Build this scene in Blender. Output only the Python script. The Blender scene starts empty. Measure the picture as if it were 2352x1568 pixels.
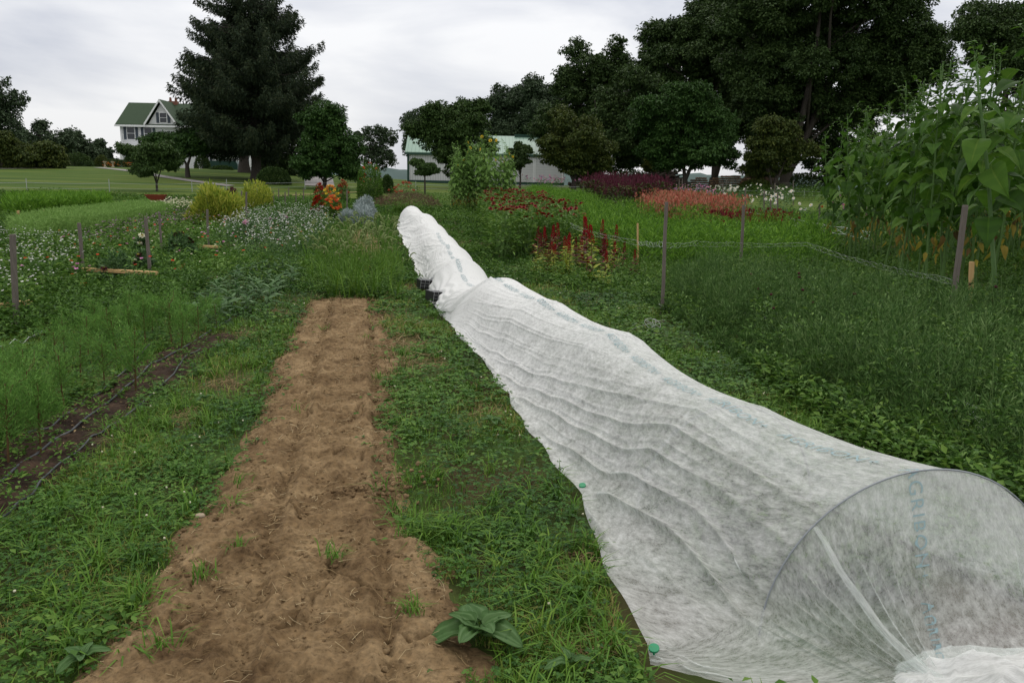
import bpy, bmesh, math, random
import numpy as np
from mathutils import Vector, Matrix, Euler
random.seed(7)
RNG = np.random.default_rng(7)
SC = bpy.context.scene
COL = SC.collection
PI = math.pi

# ---------------------------------------------------------------- camera
F = 800.0; CAM_H = 1.65; PITCH = math.atan((341-183)/F); ROLL = math.radians(1.0)
cam_d = bpy.data.cameras.new("camera"); cam = bpy.data.objects.new("camera", cam_d); COL.objects.link(cam)
cam_d.sensor_width = 36; cam_d.lens = 36*F/1024; cam_d.clip_end = 5000; cam_d.clip_start = .05
cam.location = (0, 0, CAM_H)
cam.rotation_euler = (Matrix.Rotation(PI/2-PITCH, 3, 'X') @ Matrix.Rotation(ROLL, 3, 'Z')).to_euler()
SC.camera = cam
SC.render.resolution_x = 1024; SC.render.resolution_y = 682
SC.view_settings.view_transform = 'Standard'; SC.view_settings.look = 'None'
SC.view_settings.exposure = 0.0; SC.view_settings.gamma = 1
SC.render.engine = 'CYCLES'
SC.cycles.transparent_max_bounces = 12; SC.cycles.max_bounces = 7; SC.cycles.use_denoising = True

# ---------------------------------------------------------------- overcast sky and a weak wide sun
W = bpy.data.worlds.new("World"); SC.world = W; W.use_nodes = True
nt = W.node_tree; nt.nodes.clear()
SUN_EL, SUN_AZ = math.radians(52), math.radians(20)
def nn(t, typ, **k):
    n = t.nodes.new(typ)
    for a, b in k.items():
        if a == 'op': n.operation = b
        else: n.inputs[a].default_value = b
    return n
out = nn(nt, 'ShaderNodeOutputWorld')
sky = nn(nt, 'ShaderNodeTexSky'); sky.sky_type = 'NISHITA'; sky.sun_disc = False
sky.sun_elevation = SUN_EL; sky.sun_rotation = SUN_AZ
b1 = nn(nt, 'ShaderNodeBackground', Strength=.1); nt.links.new(sky.outputs[0], b1.inputs[0])
tc = nn(nt, 'ShaderNodeTexCoord'); mp = nn(nt, 'ShaderNodeMapping'); mp.inputs['Scale'].default_value = (1.2, 1.2, 4.0)
mp.inputs['Rotation'].default_value = (0, math.radians(6), 0)
nt.links.new(tc.outputs['Generated'], mp.inputs[0])
nz = nn(nt, 'ShaderNodeTexNoise', Scale=2.3, Detail=6.0, Roughness=.5, Distortion=.35); nt.links.new(mp.outputs[0], nz.inputs['Vector'])
cr = nn(nt, 'ShaderNodeValToRGB'); nt.links.new(nz.outputs[0], cr.inputs[0])
e = cr.color_ramp.elements
e[0].position = .33; e[0].color = (.55, .575, .65, 1); e[1].position = .58; e[1].color = (.90, .90, .91, 1)
sx = nn(nt, 'ShaderNodeSeparateXYZ'); nt.links.new(tc.outputs['Generated'], sx.inputs[0])
ma = nn(nt, 'ShaderNodeMath', op='MULTIPLY_ADD'); ma.inputs[1].default_value = .75; ma.inputs[2].default_value = .98
nt.links.new(sx.outputs[2], ma.inputs[0])
b2 = nn(nt, 'ShaderNodeBackground'); zc = nn(nt, 'ShaderNodeMapRange'); zc.inputs['From Min'].default_value = .3; zc.inputs['From Max'].default_value = .7; nt.links.new(sx.outputs[2], zc.inputs[0])
zm = nt.nodes.new('ShaderNodeMix'); zm.data_type = 'RGBA'; zm.inputs[7].default_value = (.84, .82, .77, 1); nt.links.new(zc.outputs[0], zm.inputs[0]); nt.links.new(cr.outputs[0], zm.inputs[6])
nt.links.new(zm.outputs[2], b2.inputs[0]); nt.links.new(ma.outputs[0], b2.inputs[1])
mx = nn(nt, 'ShaderNodeMixShader'); mx.inputs[0].default_value = .93
nt.links.new(b1.outputs[0], mx.inputs[1]); nt.links.new(b2.outputs[0], mx.inputs[2]); nt.links.new(mx.outputs[0], out.inputs[0])
sd = bpy.data.lights.new("sun", 'SUN'); sd.energy = .9; sd.angle = math.radians(25); sd.color = (1, .97, .92)
sun = bpy.data.objects.new("sun", sd); COL.objects.link(sun)
_sv = Vector((math.sin(SUN_AZ)*math.cos(SUN_EL), math.cos(SUN_AZ)*math.cos(SUN_EL), math.sin(SUN_EL)))
sun.rotation_euler = _sv.to_track_quat('Z', 'Y').to_euler()

# ---------------------------------------------------------------- terrain and pixel helpers (x right, y ahead, metres)
def ss(t):
    t = np.clip(t, 0, 1); return t*t*(3-2*t)
def ter(x, y):
    x = np.asarray(x, float); y = np.asarray(y, float)
    h = 1.45*ss((y-8)/95.0) + 1.3*ss((-x-4)/35)*ss((y-35)/60)
    return h - 7*ss((y-135)/150)
def tz(x, y): return float(ter(x, y))
def ray(px, py):
    u = (px*1024/2352-512)/F; v = -(py*1024/2352-341)/F
    c, s = math.cos(ROLL), math.sin(ROLL)
    ux = c*u-s*v; vx = s*u+c*v
    cp, sp = math.cos(PITCH), math.sin(PITCH)
    return (ux, cp+vx*sp, -sp+vx*cp)
def at(px, py, Y):
    d = ray(px, py); k = Y/d[1]; return Vector((d[0]*k, Y, CAM_H+d[2]*k))
def G(px, py):
    d = ray(px, py); Y = 1.5
    while Y < 130:
        k = Y/d[1]
        if CAM_H+d[2]*k < tz(d[0]*k, Y): return Vector((d[0]*k, Y, tz(d[0]*k, Y)))
        Y *= 1.004
    return Vector((d[0]*Y/d[1], Y, tz(d[0]*Y/d[1], Y)))
def GP(L): return np.array([[G(*p).x, G(*p).y] for p in L])
def inpoly(P, poly):
    x, y = P[:, 0], P[:, 1]; r = np.zeros(len(P), bool); n = len(poly)
    for i in range(n):
        x1, y1 = poly[i]; x2, y2 = poly[(i+1) % n]
        c = ((y1 > y) != (y2 > y))
        with np.errstate(divide='ignore', invalid='ignore'):
            r ^= c & (x < (x2-x1)*(y-y1)/(y2-y1+1e-12)+x1)
    return r
def samp(poly, n, rng=RNG):
    lo, hi = poly.min(0), poly.max(0); out = []; k = 0
    while k < n:
        p = rng.uniform(lo, hi, (max(n, 64)*2, 2)); p = p[inpoly(p, poly)]; out.append(p); k += len(p)
    return np.concatenate(out)[:n]
# value noise
def _h(i, j, s):
    v = np.sin(i*127.1+j*311.7+s*74.7)*43758.5453; return v-np.floor(v)
def vn(x, y, s=0):
    x = np.asarray(x, float); y = np.asarray(y, float)
    i, j = np.floor(x), np.floor(y); a, b = x-i, y-j; a = a*a*(3-2*a); b = b*b*(3-2*b)
    return (_h(i, j, s)*(1-a)+_h(i+1, j, s)*a)*(1-b)+(_h(i, j+1, s)*(1-a)+_h(i+1, j+1, s)*a)*b
def fbm(x, y, o=4, s=0):
    r = 0; a = .5; t = 0
    for k in range(o):
        r = r+a*vn(x*2**k, y*2**k, s+k*3.1); t += a; a *= .5
    return r/t

# ---------------------------------------------------------------- materials
def mat(name):
    m = bpy.data.materials.new(name); m.use_nodes = True
    return m, m.node_tree, m.node_tree.nodes['Principled BSDF']
def ramp(t, cols):
    r = t.nodes.new('ShaderNodeValToRGB'); el = r.color_ramp.elements
    n = len(cols)
    while len(el) < n: el.new(.5)
    for i, c in enumerate(cols):
        el[i].position = i/(n-1) if len(c) == 3 else c[3]; el[i].color = (*c[:3], 1)
    return r
def leafmat(name, cols, trans=.25, rough=.6, spec=.18):
    m, t, p = mat(name)
    a = t.nodes.new('ShaderNodeAttribute'); a.attribute_name = 'v'
    r = ramp(t, cols); t.links.new(a.outputs['Fac'], r.inputs[0])
    t.links.new(r.outputs[0], p.inputs['Base Color']); p.inputs['Roughness'].default_value = rough
    p.inputs['Specular IOR Level'].default_value = spec
    if trans:
        tr = t.nodes.new('ShaderNodeBsdfTranslucent'); t.links.new(r.outputs[0], tr.inputs[0])
        mxs = t.nodes.new('ShaderNodeMixShader'); mxs.inputs[0].default_value = trans
        t.links.new(p.outputs[0], mxs.inputs[1]); t.links.new(tr.outputs[0], mxs.inputs[2])
        t.links.new(mxs.outputs[0], t.nodes['Material Output'].inputs[0])
    return m
def noisemat(name, cols, scale=8, detail=6, rough=.8, bump=.3, bscale=None, coord='Object', stretch=(1, 1, 1), dist=.02):
    m, t, p = mat(name)
    c = t.nodes.new('ShaderNodeTexCoord'); mpn = t.nodes.new('ShaderNodeMapping'); mpn.inputs['Scale'].default_value = stretch
    t.links.new(c.outputs[coord], mpn.inputs[0])
    n = nn(t, 'ShaderNodeTexNoise', Scale=scale, Detail=detail, Roughness=.6); t.links.new(mpn.outputs[0], n.inputs['Vector'])
    r = ramp(t, cols); t.links.new(n.outputs[0], r.inputs[0]); t.links.new(r.outputs[0], p.inputs['Base Color'])
    p.inputs['Roughness'].default_value = rough; p.inputs['Specular IOR Level'].default_value = .25
    if bump:
        n2 = nn(t, 'ShaderNodeTexNoise', Scale=bscale or scale*3, Detail=5.0); t.links.new(mpn.outputs[0], n2.inputs['Vector'])
        b = nn(t, 'ShaderNodeBump', Strength=bump, Distance=dist); t.links.new(n2.outputs[0], b.inputs['Height']); t.links.new(b.outputs[0], p.inputs['Normal'])
    return m
M = {}
M['grass'] = leafmat('grass_blades', [(.038, .095, .012), (.07, .165, .018), (.105, .215, .024), (.16, .26, .035), (.30, .26, .09)])
M['clover'] = leafmat('clover_leaves', [(.024, .070, .012), (.044, .12, .018), (.070, .165, .024), (.105, .20, .032)])
M['weed'] = leafmat('weed_leaves', [(.030, .076, .012), (.056, .13, .018), (.09, .185, .028), (.14, .235, .038)])
M['bluegreen'] = leafmat('blue_green_leaves', [(.026, .062, .018), (.048, .11, .034), (.085, .165, .058), (.17, .27, .13)])
M['feather'] = leafmat('feathery_leaves', [(.075, .17, .032), (.125, .27, .05), (.19, .36, .075)])
M['fern'] = leafmat('fern_leaves', [(.05, .13, .014), (.105, .24, .022), (.19, .36, .04)])
M['yellowgreen'] = leafmat('yellow_green_leaves', [(.15, .23, .025), (.31, .37, .045), (.50, .50, .09)])
M['silver'] = leafmat('silver_leaves', [(.22, .27, .27), (.36, .42, .42), (.48, .54, .54)], .1, .8)
M['sunleaf'] = leafmat('sunflower_leaves', [(.028, .072, .010), (.050, .125, .014), (.080, .17, .020), (.13, .22, .035)], .32)
M['sunleaf_pale'] = leafmat('pale_sunflower_leaves', [(.10, .19, .04), (.16, .29, .065), (.25, .40, .11)], .3)
M['brownleaf'] = leafmat('withered_leaves', [(.10, .055, .02), (.22, .16, .03), (.40, .34, .05), (.06, .035, .02)], .2)
M['straw'] = leafmat('dry_straw', [(.20, .13, .06), (.34, .24, .12), (.50, .40, .24)], .1)
M['seed'] = leafmat('foxtail_heads', [(.12, .18, .05), (.20, .26, .09), (.32, .30, .14)], .3)
M['tree_dark'] = leafmat('dark_tree_leaves', [(.020, .042, .012), (.038, .072, .018), (.066, .11, .027)], .12, .6, .2)
M['tree_mid'] = leafmat('tree_leaves', [(.020, .046, .010), (.038, .078, .016), (.062, .11, .024)], .12, .6, .2)
M['tree_deep'] = leafmat('deep_green_tree_leaves', [(.018, .048, .011), (.034, .084, .016), (.060, .125, .025)], .15, .6, .2)
M['tree_blue'] = leafmat('greyish_tree_leaves', [(.024, .044, .020), (.044, .074, .034), (.075, .115, .056)], .12, .6, .2)
M['tree_olive'] = leafmat('olive_tree_leaves', [(.026, .044, .010), (.050, .076, .014), (.09, .108, .018)], .12, .6, .2)
M['tree_yellow'] = leafmat('yellowish_tree_leaves', [(.05, .075, .015), (.10, .13, .02), (.16, .18, .03)], .12)
M['spruce'] = leafmat('spruce_needles', [(.013, .026, .013), (.024, .042, .018), (.044, .058, .022)], .06, .7, .2)
M['bark'] = noisemat('bark', [(.015, .012, .010), (.05, .042, .035), (.09, .075, .06)], 6, stretch=(3, 3, .6))
M['stem'] = leafmat('green_stems', [(.05, .11, .03), (.10, .18, .05), (.16, .24, .08)], 0, .5)
M['palestem'] = leafmat('thick_green_stalk', [(.11, .20, .07), (.15, .25, .09)], 0, .5)
M['brownstem'] = leafmat('brown_stems', [(.05, .03, .015), (.10, .06, .025), (.16, .11, .05)], 0, .7)
def flat(name, c, rough=.6, metal=0, sp=.3):
    m, t, p = mat(name); p.inputs['Base Color'].default_value = (*c, 1); p.inputs['Roughness'].default_value = rough
    p.inputs['Metallic'].default_value = metal; p.inputs['Specular IOR Level'].default_value = sp; return m
def petal(name, a, b): return leafmat(name, [a, b], .2, .6)
M['white'] = petal('white_petals', (.62, .62, .60), (.85, .85, .82))
M['cream'] = petal('cream_petals', (.62, .6, .42), (.8, .78, .6))
M['mauve'] = petal('mauve_petals', (.22, .10, .22), (.48, .25, .45))
M['pink'] = petal('pink_petals', (.55, .14, .38), (.72, .35, .6))
M['lilac'] = petal('lilac_petals', (.26, .2, .42), (.42, .34, .6))
M['red'] = petal('red_petals', (.17, .006, .01), (.36, .012, .018))
M['scarlet'] = petal('scarlet_petals', (.45, .025, .01), (.70, .06, .02))
M['orange'] = petal('orange_petals', (.60, .12, .02), (.80, .30, .03))
M['yellow'] = petal('yellow_petals', (.70, .45, .02), (.85, .62, .06))
M['maroon'] = petal('maroon_petals', (.035, .004, .012), (.09, .008, .02))
M['plum'] = petal('plum_plumes', (.045, .010, .016), (.12, .022, .045))
M['crimson'] = leafmat('crimson_leaves', [(.05, .006, .008), (.12, .010, .014), (.22, .022, .02)], .25)
M['salmon'] = leafmat('salmon_leaves', [(.24, .05, .035), (.42, .11, .07), (.52, .22, .15), (.10, .10, .03)], .2)
M['greywood'] = noisemat('weathered_grey_wood', [(.06, .052, .045), (.14, .12, .105), (.20, .175, .15)], 12, stretch=(4, 4, .5), bump=.4)
M['newwood'] = noisemat('fresh_pine_wood', [(.36, .22, .10), (.50, .33, .15), (.58, .41, .20)], 10, stretch=(4, 4, .4), bump=.2)
M['drip'] = noisemat('grey_drip_hose', [(.022, .024, .028), (.06, .065, .072), (.13, .135, .14)], 30, rough=.5)
M['wire'] = flat('galvanised_wire', (.55, .57, .58), .4, .3)
M['black'] = flat('black_plastic', (.012, .012, .013), .45)
M['rust'] = noisemat('rusty_red_steel', [(.10, .02, .012), (.20, .04, .02), (.16, .06, .04)], 9, bump=.1)
M['stone'] = noisemat('stone', [(.22, .17, .12), (.36, .29, .21), (.45, .38, .30)], 14)
M['hoop'] = flat('grey_steel_hoop', (.26, .28, .31), .5, .1)
M['greenplastic'] = flat('green_plastic', (.01, .22, .10), .4)
M['ink'] = flat('faded_teal_print', (.25, .35, .38), .8)

# ---------------------------------------------------------------- mesh buffer
class B:
    def __init__(s): s.v = []; s.f = {3: [], 4: []}; s.a = {3: [], 4: []}; s.m = {3: [], 4: []}; s.n = 0
    def add(s, v, f, a=None, m=0):
        v = np.asarray(v, float).reshape(-1, 3); f = np.asarray(f, int)
        k = f.shape[1]; n = len(f)
        if a is None: a = np.full(n, .5)
        a = np.broadcast_to(np.asarray(a, float), (n,))
        s.v.append(v); s.f[k].append(f+s.n); s.a[k].append(a); s.m[k].append(np.full(n, m)); s.n += len(v)
    def box(s, lo, hi, m=0, a=.5):
        x0, y0, z0 = lo; x1, y1, z1 = hi
        v = [(x0, y0, z0), (x1, y0, z0), (x1, y1, z0), (x0, y1, z0), (x0, y0, z1), (x1, y0, z1), (x1, y1, z1), (x0, y1, z1)]
        s.add(v, [(0, 3, 2, 1), (4, 5, 6, 7), (0, 1, 5, 4), (1, 2, 6, 5), (2, 3, 7, 6), (3, 0, 4, 7)], a, m)
    def mesh(s, name):
        me = bpy.data.meshes.new(name)
        V = np.concatenate(s.v) if s.v else np.zeros((0, 3))
        fs, aa, mm = [], [], []; st = []; c = 0
        for k in (3, 4):
            if s.f[k]:
                f = np.concatenate(s.f[k]); fs.append(f.ravel()); st.append(c+np.arange(len(f))*k); c += len(f)*k
                aa.append(np.concatenate(s.a[k])); mm.append(np.concatenate(s.m[k]))
        L = np.concatenate(fs); S = np.concatenate(st)
        me.vertices.add(len(V)); me.vertices.foreach_set('co', V.astype(np.float32).ravel())
        me.loops.add(len(L)); me.loops.foreach_set('vertex_index', L.astype(np.int32))
        me.polygons.add(len(S)); me.polygons.foreach_set('loop_start', S.astype(np.int32))
        me.polygons.foreach_set('material_index', np.concatenate(mm).astype(np.int32))
        me.update(calc_edges=True)
        at_ = me.attributes.new('v', 'FLOAT', 'FACE'); at_.data.foreach_set('value', np.concatenate(aa).astype(np.float32))
        return me
    def obj(s, name, mats, parent=None, smooth=True, loc=None):
        me = s.mesh(name)
        for m in (mats if isinstance(mats, (list, tuple)) else [mats]): me.materials.append(M[m] if isinstance(m, str) else m)
        if not smooth: me.shade_flat()
        o = bpy.data.objects.new(name, me); COL.objects.link(o)
        if parent: o.parent = parent
        if loc is not None: o.location = loc
        return o
def tag(o, label=None, cat=None, group=None, kind=None):
    if label: o['label'] = label
    if cat: o['category'] = cat
    if group: o['group'] = group
    if kind: o['kind'] = kind
    return o
def empty(name, loc, rz=0, label=None, cat=None, group=None):
    o = bpy.data.objects.new(name, None); COL.objects.link(o); o.location = loc; o.rotation_euler = (0, 0, rz)
    o.empty_display_size = .1
    return tag(o, label, cat, group)
def dup(root, loc, rz=0, sc=1, label=None, tilt=(0, 0)):
    r = root.copy(); COL.objects.link(r); r.location = loc; r.rotation_euler = (tilt[0], tilt[1], rz)
    r.scale = (sc, sc, sc) if not isinstance(sc, tuple) else sc
    if label: r['label'] = label
    for ch in root.children:
        c = ch.copy(); COL.objects.link(c); c.parent = r
        for g in ch.children:
            d = g.copy(); COL.objects.link(d); d.parent = c
    return r
def nrm(v): return v/(np.linalg.norm(v, axis=-1, keepdims=True)+1e-9)
def rdir(n, rng=RNG): return nrm(rng.normal(size=(n, 3)))

# leaf-like primitives, all vectorised
def leaf4(b, P, D, N, L, Wd, a, m=0, fold=.25):
    """two triangles folded about the midrib"""
    n = len(P); L = np.broadcast_to(L, (n,))[:, None]; Wd = np.broadcast_to(Wd, (n,))[:, None]
    D = nrm(D); S = nrm(np.cross(D, N)); U = np.cross(S, D)
    v = np.stack([P, P+D*L*.45+S*Wd*.5+U*Wd*fold, P+D*L-U*L*.12, P+D*L*.45-S*Wd*.5+U*Wd*fold], 1)
    i = np.arange(n)[:, None]*4
    f = np.concatenate([i+[0, 1, 2], i+[0, 2, 3]]); b.add(v, f, np.concatenate([np.broadcast_to(a, (n,))]*2), m)
def gleaf(b, P, D, N, L, Wd, a, m=0, rows=(0, .18, .45, .75, 1), prof=(.12, .95, .85, .45, .02), droop=.35, fold=.18, wav=0, cols=(-1, 0, 1)):
    """broad leaf as a 3 x k grid with droop"""
    n = len(P); L = np.broadcast_to(L, (n,)); Wd = np.broadcast_to(Wd, (n,))
    D = nrm(D); S = nrm(np.cross(D, N)); U = np.cross(S, D); k = len(rows)
    vs = []
    nc = len(cols)
    for t, w in zip(rows, prof):
        c = P+D*(L*t)[:, None]-U*(L*droop*t*t)[:, None]
        for sgn in cols:
            up = fold*(abs(sgn) if nc < 4 else abs(sgn)*1.6-abs(sgn)**2*.9)*w
            q = c+S*(Wd*.5*w*sgn)[:, None]+U*(Wd*up)[:, None]
            if wav and sgn: q = q+U*(Wd*RNG.uniform(-wav, wav, n))[:, None]
            vs.append(q)
    v = np.stack(vs, 1); i = np.arange(n)[:, None]*(nc*k); fs = []; av_ = []; a = np.broadcast_to(a, (n,))
    for r in range(k-1):
        for c in range(nc-1):
            o = r*nc+c; fs.append(i+[o, o+1, o+nc+1, o+nc]); av_.append(a if nc < 6 else np.clip(a+(.30 if c in (nc//2-1, nc//2) else 0)-.12*(r % 2), 0, 1))
    b.add(v, np.concatenate(fs), np.concatenate(av_), m)
def blades(b, P, h, w, lean, a, m=0, rng=RNG):
    n = len(P); az = rng.uniform(0, 2*PI, n); d = np.stack([np.cos(az), np.sin(az), 0*az], 1)
    s = np.stack([-np.sin(az), np.cos(az), 0*az], 1)
    h = np.broadcast_to(h, (n,))[:, None]; w = np.broadcast_to(w, (n,))[:, None]; lean = np.broadcast_to(lean, (n,))[:, None]
    up = np.array([0, 0, 1.])
    mid = P+up*h*.6*(1-lean*.25)+d*h*lean*.35; tip = P+up*h*(1-lean*.55)+d*h*lean
    v = np.stack([P-s*w*.5, P+s*w*.5, mid+s*w*.42, mid-s*w*.42, tip], 1); i = np.arange(n)[:, None]*5
    b.add(v, i+[0, 1, 2, 3], a, m); 
    b.f[3].append(i+[3, 2, 4]+b.n-len(v)*5); b.a[3].append(np.broadcast_to(a, (n,))); b.m[3].append(np.full(n, m))
def stems(b, P0, P1, r0, r1, a=.5, m=0, bend=0, rng=RNG):
    """thin three-sided stems with a bend in the middle"""
    n = len(P0); ax = nrm(P1-P0); ref = np.where(np.abs(ax[:, 2:3]) > .9, [[1., 0, 0]], [[0, 0, 1.]])
    s = nrm(np.cross(ax, ref)); u = np.cross(ax, s); r0 = np.broadcast_to(r0, (n,))[:, None]; r1 = np.broadcast_to(r1, (n,))[:, None]
    md = (P0+P1)/2+s*bend*rng.normal(size=(n, 1))+u*bend*rng.normal(size=(n, 1))
    vs = []
    for c, r in ((P0, r0), (md, (r0+r1)/2), (P1, r1)):
        for k in range(3):
            t = k*2*PI/3; vs.append(c+s*r*math.cos(t)+u*r*math.sin(t))
    v = np.stack(vs, 1); i = np.arange(n)[:, None]*9; fs = []
    for q in (0, 3):
        for k in range(3): k2 = (k+1) % 3; fs.append(i+[q+k, q+k2, q+k2+3, q+k+3])
    b.add(v, np.concatenate(fs), np.tile(np.broadcast_to(a, (n,)), 6), m)
def tube(b, pts, rad, sides=8, m=0, cap=True, a=.5):
    pts = np.asarray([tuple(p) for p in pts], float); k = len(pts); rad = np.broadcast_to(rad, (k,))
    t = np.gradient(pts, axis=0); t = nrm(t); ref = np.array([0, 0, 1.]) if abs(t[0, 2]) < .9 else np.array([1., 0, 0])
    vs = []
    s = nrm(np.cross(t[0], ref))
    for i in range(k):
        s = nrm(s-t[i]*np.dot(s, t[i])); u = np.cross(t[i], s)
        for j in range(sides):
            an = 2*PI*j/sides; vs.append(pts[i]+(s*math.cos(an)+u*math.sin(an))*rad[i])
    f = [(i*sides+j, i*sides+(j+1) % sides, (i+1)*sides+(j+1) % sides, (i+1)*sides+j) for i in range(k-1) for j in range(sides)]
    base = b.n; b.add(vs, f, a, m)
    if cap:
        for i0, c in ((0, pts[0]), ((k-1)*sides, pts[-1])):
            ring = b.v[-1][i0:i0+sides] if i0 == 0 else np.array(vs)[i0:i0+sides]
            b.add(np.vstack([np.array(vs)[i0:i0+sides], c[None]]), [(j, (j+1) % sides, sides) for j in range(sides)], a, m)
def ball(b, c, r, seg=8, rings=5, m=0, a=.5, sq=(1, 1, 1), jit=0):
    vs = []; 
    for i in range(rings+1):
        th = PI*i/rings
        for j in range(seg):
            ph = 2*PI*j/seg; k = 1+random.uniform(-jit, jit)
            vs.append((c[0]+r*k*sq[0]*math.sin(th)*math.cos(ph), c[1]+r*k*sq[1]*math.sin(th)*math.sin(ph), c[2]+r*k*sq[2]*math.cos(th)))
    b.add(vs, [(i*seg+j, i*seg+(j+1) % seg, (i+1)*seg+(j+1) % seg, (i+1)*seg+j) for i in range(rings) for j in range(seg)], a, m)
def edged(P, poly):
    d = np.full(len(P), 99.)
    for i in range(len(poly)):
        a, c = poly[i-1], poly[i]; e_ = c-a; t = np.clip(((P-a)@e_)/(e_@e_), 0, 1); d = np.minimum(d, np.linalg.norm(P-a-t[:, None]*e_, axis=1))
    return d
def z3(P, z=0): return np.column_stack([P, ter(P[:, 0], P[:, 1])+z])

# ---------------------------------------------------------------- zones on the ground (world x,y)
DIRT = GP([(215, 1568), (330, 1400), (425, 1225), (520, 1120), (560, 1040), (605, 950), (640, 840), (690, 730), (720, 690), (860, 690), (885, 760), (905, 830), (897, 920), (900, 1050), (905, 1150), (950, 1250), (1020, 1330), (1050, 1400), (1065, 1480), (1095, 1568)])
DIRT = np.vstack([[DIRT[0][0]+.05, .6], DIRT, [DIRT[-1][0]+.35, .6]])
DIRT2 = GP([(790, 640), (800, 560), (815, 527), (858, 527), (875, 560), (880, 650)])
MULCH = GP([(60, 990), (240, 905), (370, 815), (470, 765), (520, 772), (440, 830), (330, 915), (300, 965), (150, 1080), (60, 1140), (-60, 1240), (-90, 1130)])
# row cover: centre line, left edge (x against y)
CY = np.array([2.86, 3.3, 3.9, 4.6, 5.2, 5.8, 6.5, 7.4, 8.2, 8.95, 9.6, 10.4, 11.5, 12.4, 13.6, 15, 16.4, 18, 19.6, 21.5, 23.6, 26, 28.6])
CX = np.array([1.57, 1.34, 1.12, .97, .86, .76, .57, .31, .10, -.13, -.36, -.54, -.75, -.88, -1.06, -1.27, -1.49, -1.73, -1.98, -2.28, -2.61, -3.1, -3.66])
EY = np.array([2.3, 2.9, 3.31, 4.14, 4.69, 5.27, 6.2, 6.7, 7.95, 8.64, 10.44, 12.57, 16.5, 20.7, 25, 29.3])
EX = np.array([.50, .46, .43, .37, .22, .11, -.02, -.17, -.44, -.60, -1.02, -1.40, -2.10, -2.85, -3.6, -4.25])
def cover_mask(P, pad=0):
    x, y = P[:, 0], P[:, 1]
    l = np.interp(y, EY, EX)-pad; r = np.interp(y, CY, CX)+np.interp(y, [2.8, 4.5], [.65, .48])+pad
    return (x > l) & (x < r) & (y < 29.3) & (y > 1.5)
BARE = [(G(px, py).x, G(px, py).y, r_) for px, py, r_ in [(955, 835, .30), (930, 790, .26), (1120, 945, .13), (1362, 1505, .08), (520, 880, .22), (560, 770, .30), (1000, 560, 1.0), (955, 660, .35), (1330, 1275, .06), (600, 560, .8), (1500, 640, .25), (640, 720, .25), (420, 960, .14)]]
def free(P):
    """keep plants out of the bare beds (ragged edge) and the row cover"""
    j = np.column_stack([fbm(P[:, 0]*5, P[:, 1]*5, 3, 1)-.5, fbm(P[:, 0]*5, P[:, 1]*5, 3, 9)-.5])*.32
    Q = P+j
    ring = cover_mask(P, .02) & ~cover_mask(P, -.30); ring |= cover_mask(P, .02) & (P[:, 1] < 3.1) & (P[:, 1] > 2.50-.33*(P[:, 0]-.48))
    bare = np.zeros(len(P), bool)
    for (bx, by, r_) in BARE: bare |= np.hypot((P[:, 0]-bx+j[:, 0])/r_, (P[:, 1]-by+j[:, 1]*1.5)/(r_*1.3)) < 1
    bare &= RNG.uniform(size=len(P)) < .82
    thin = (fbm(P[:, 0]*.9, P[:, 1]*.9, 4, 71) > .60) & (RNG.uniform(size=len(P)) < .6)
    indirt = inpoly(Q, DIRT); e_ = edged(Q, DIRT); indirt &= ~((e_ < .20) & (RNG.uniform(size=len(P)) < .40*(1-e_/.20)*(fbm(P[:, 0]*6, P[:, 1]*6, 2, 81) > .47)))
    return ~(indirt | inpoly(Q, DIRT2) | inpoly(Q, MULCH) | ring | bare | thin)

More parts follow.
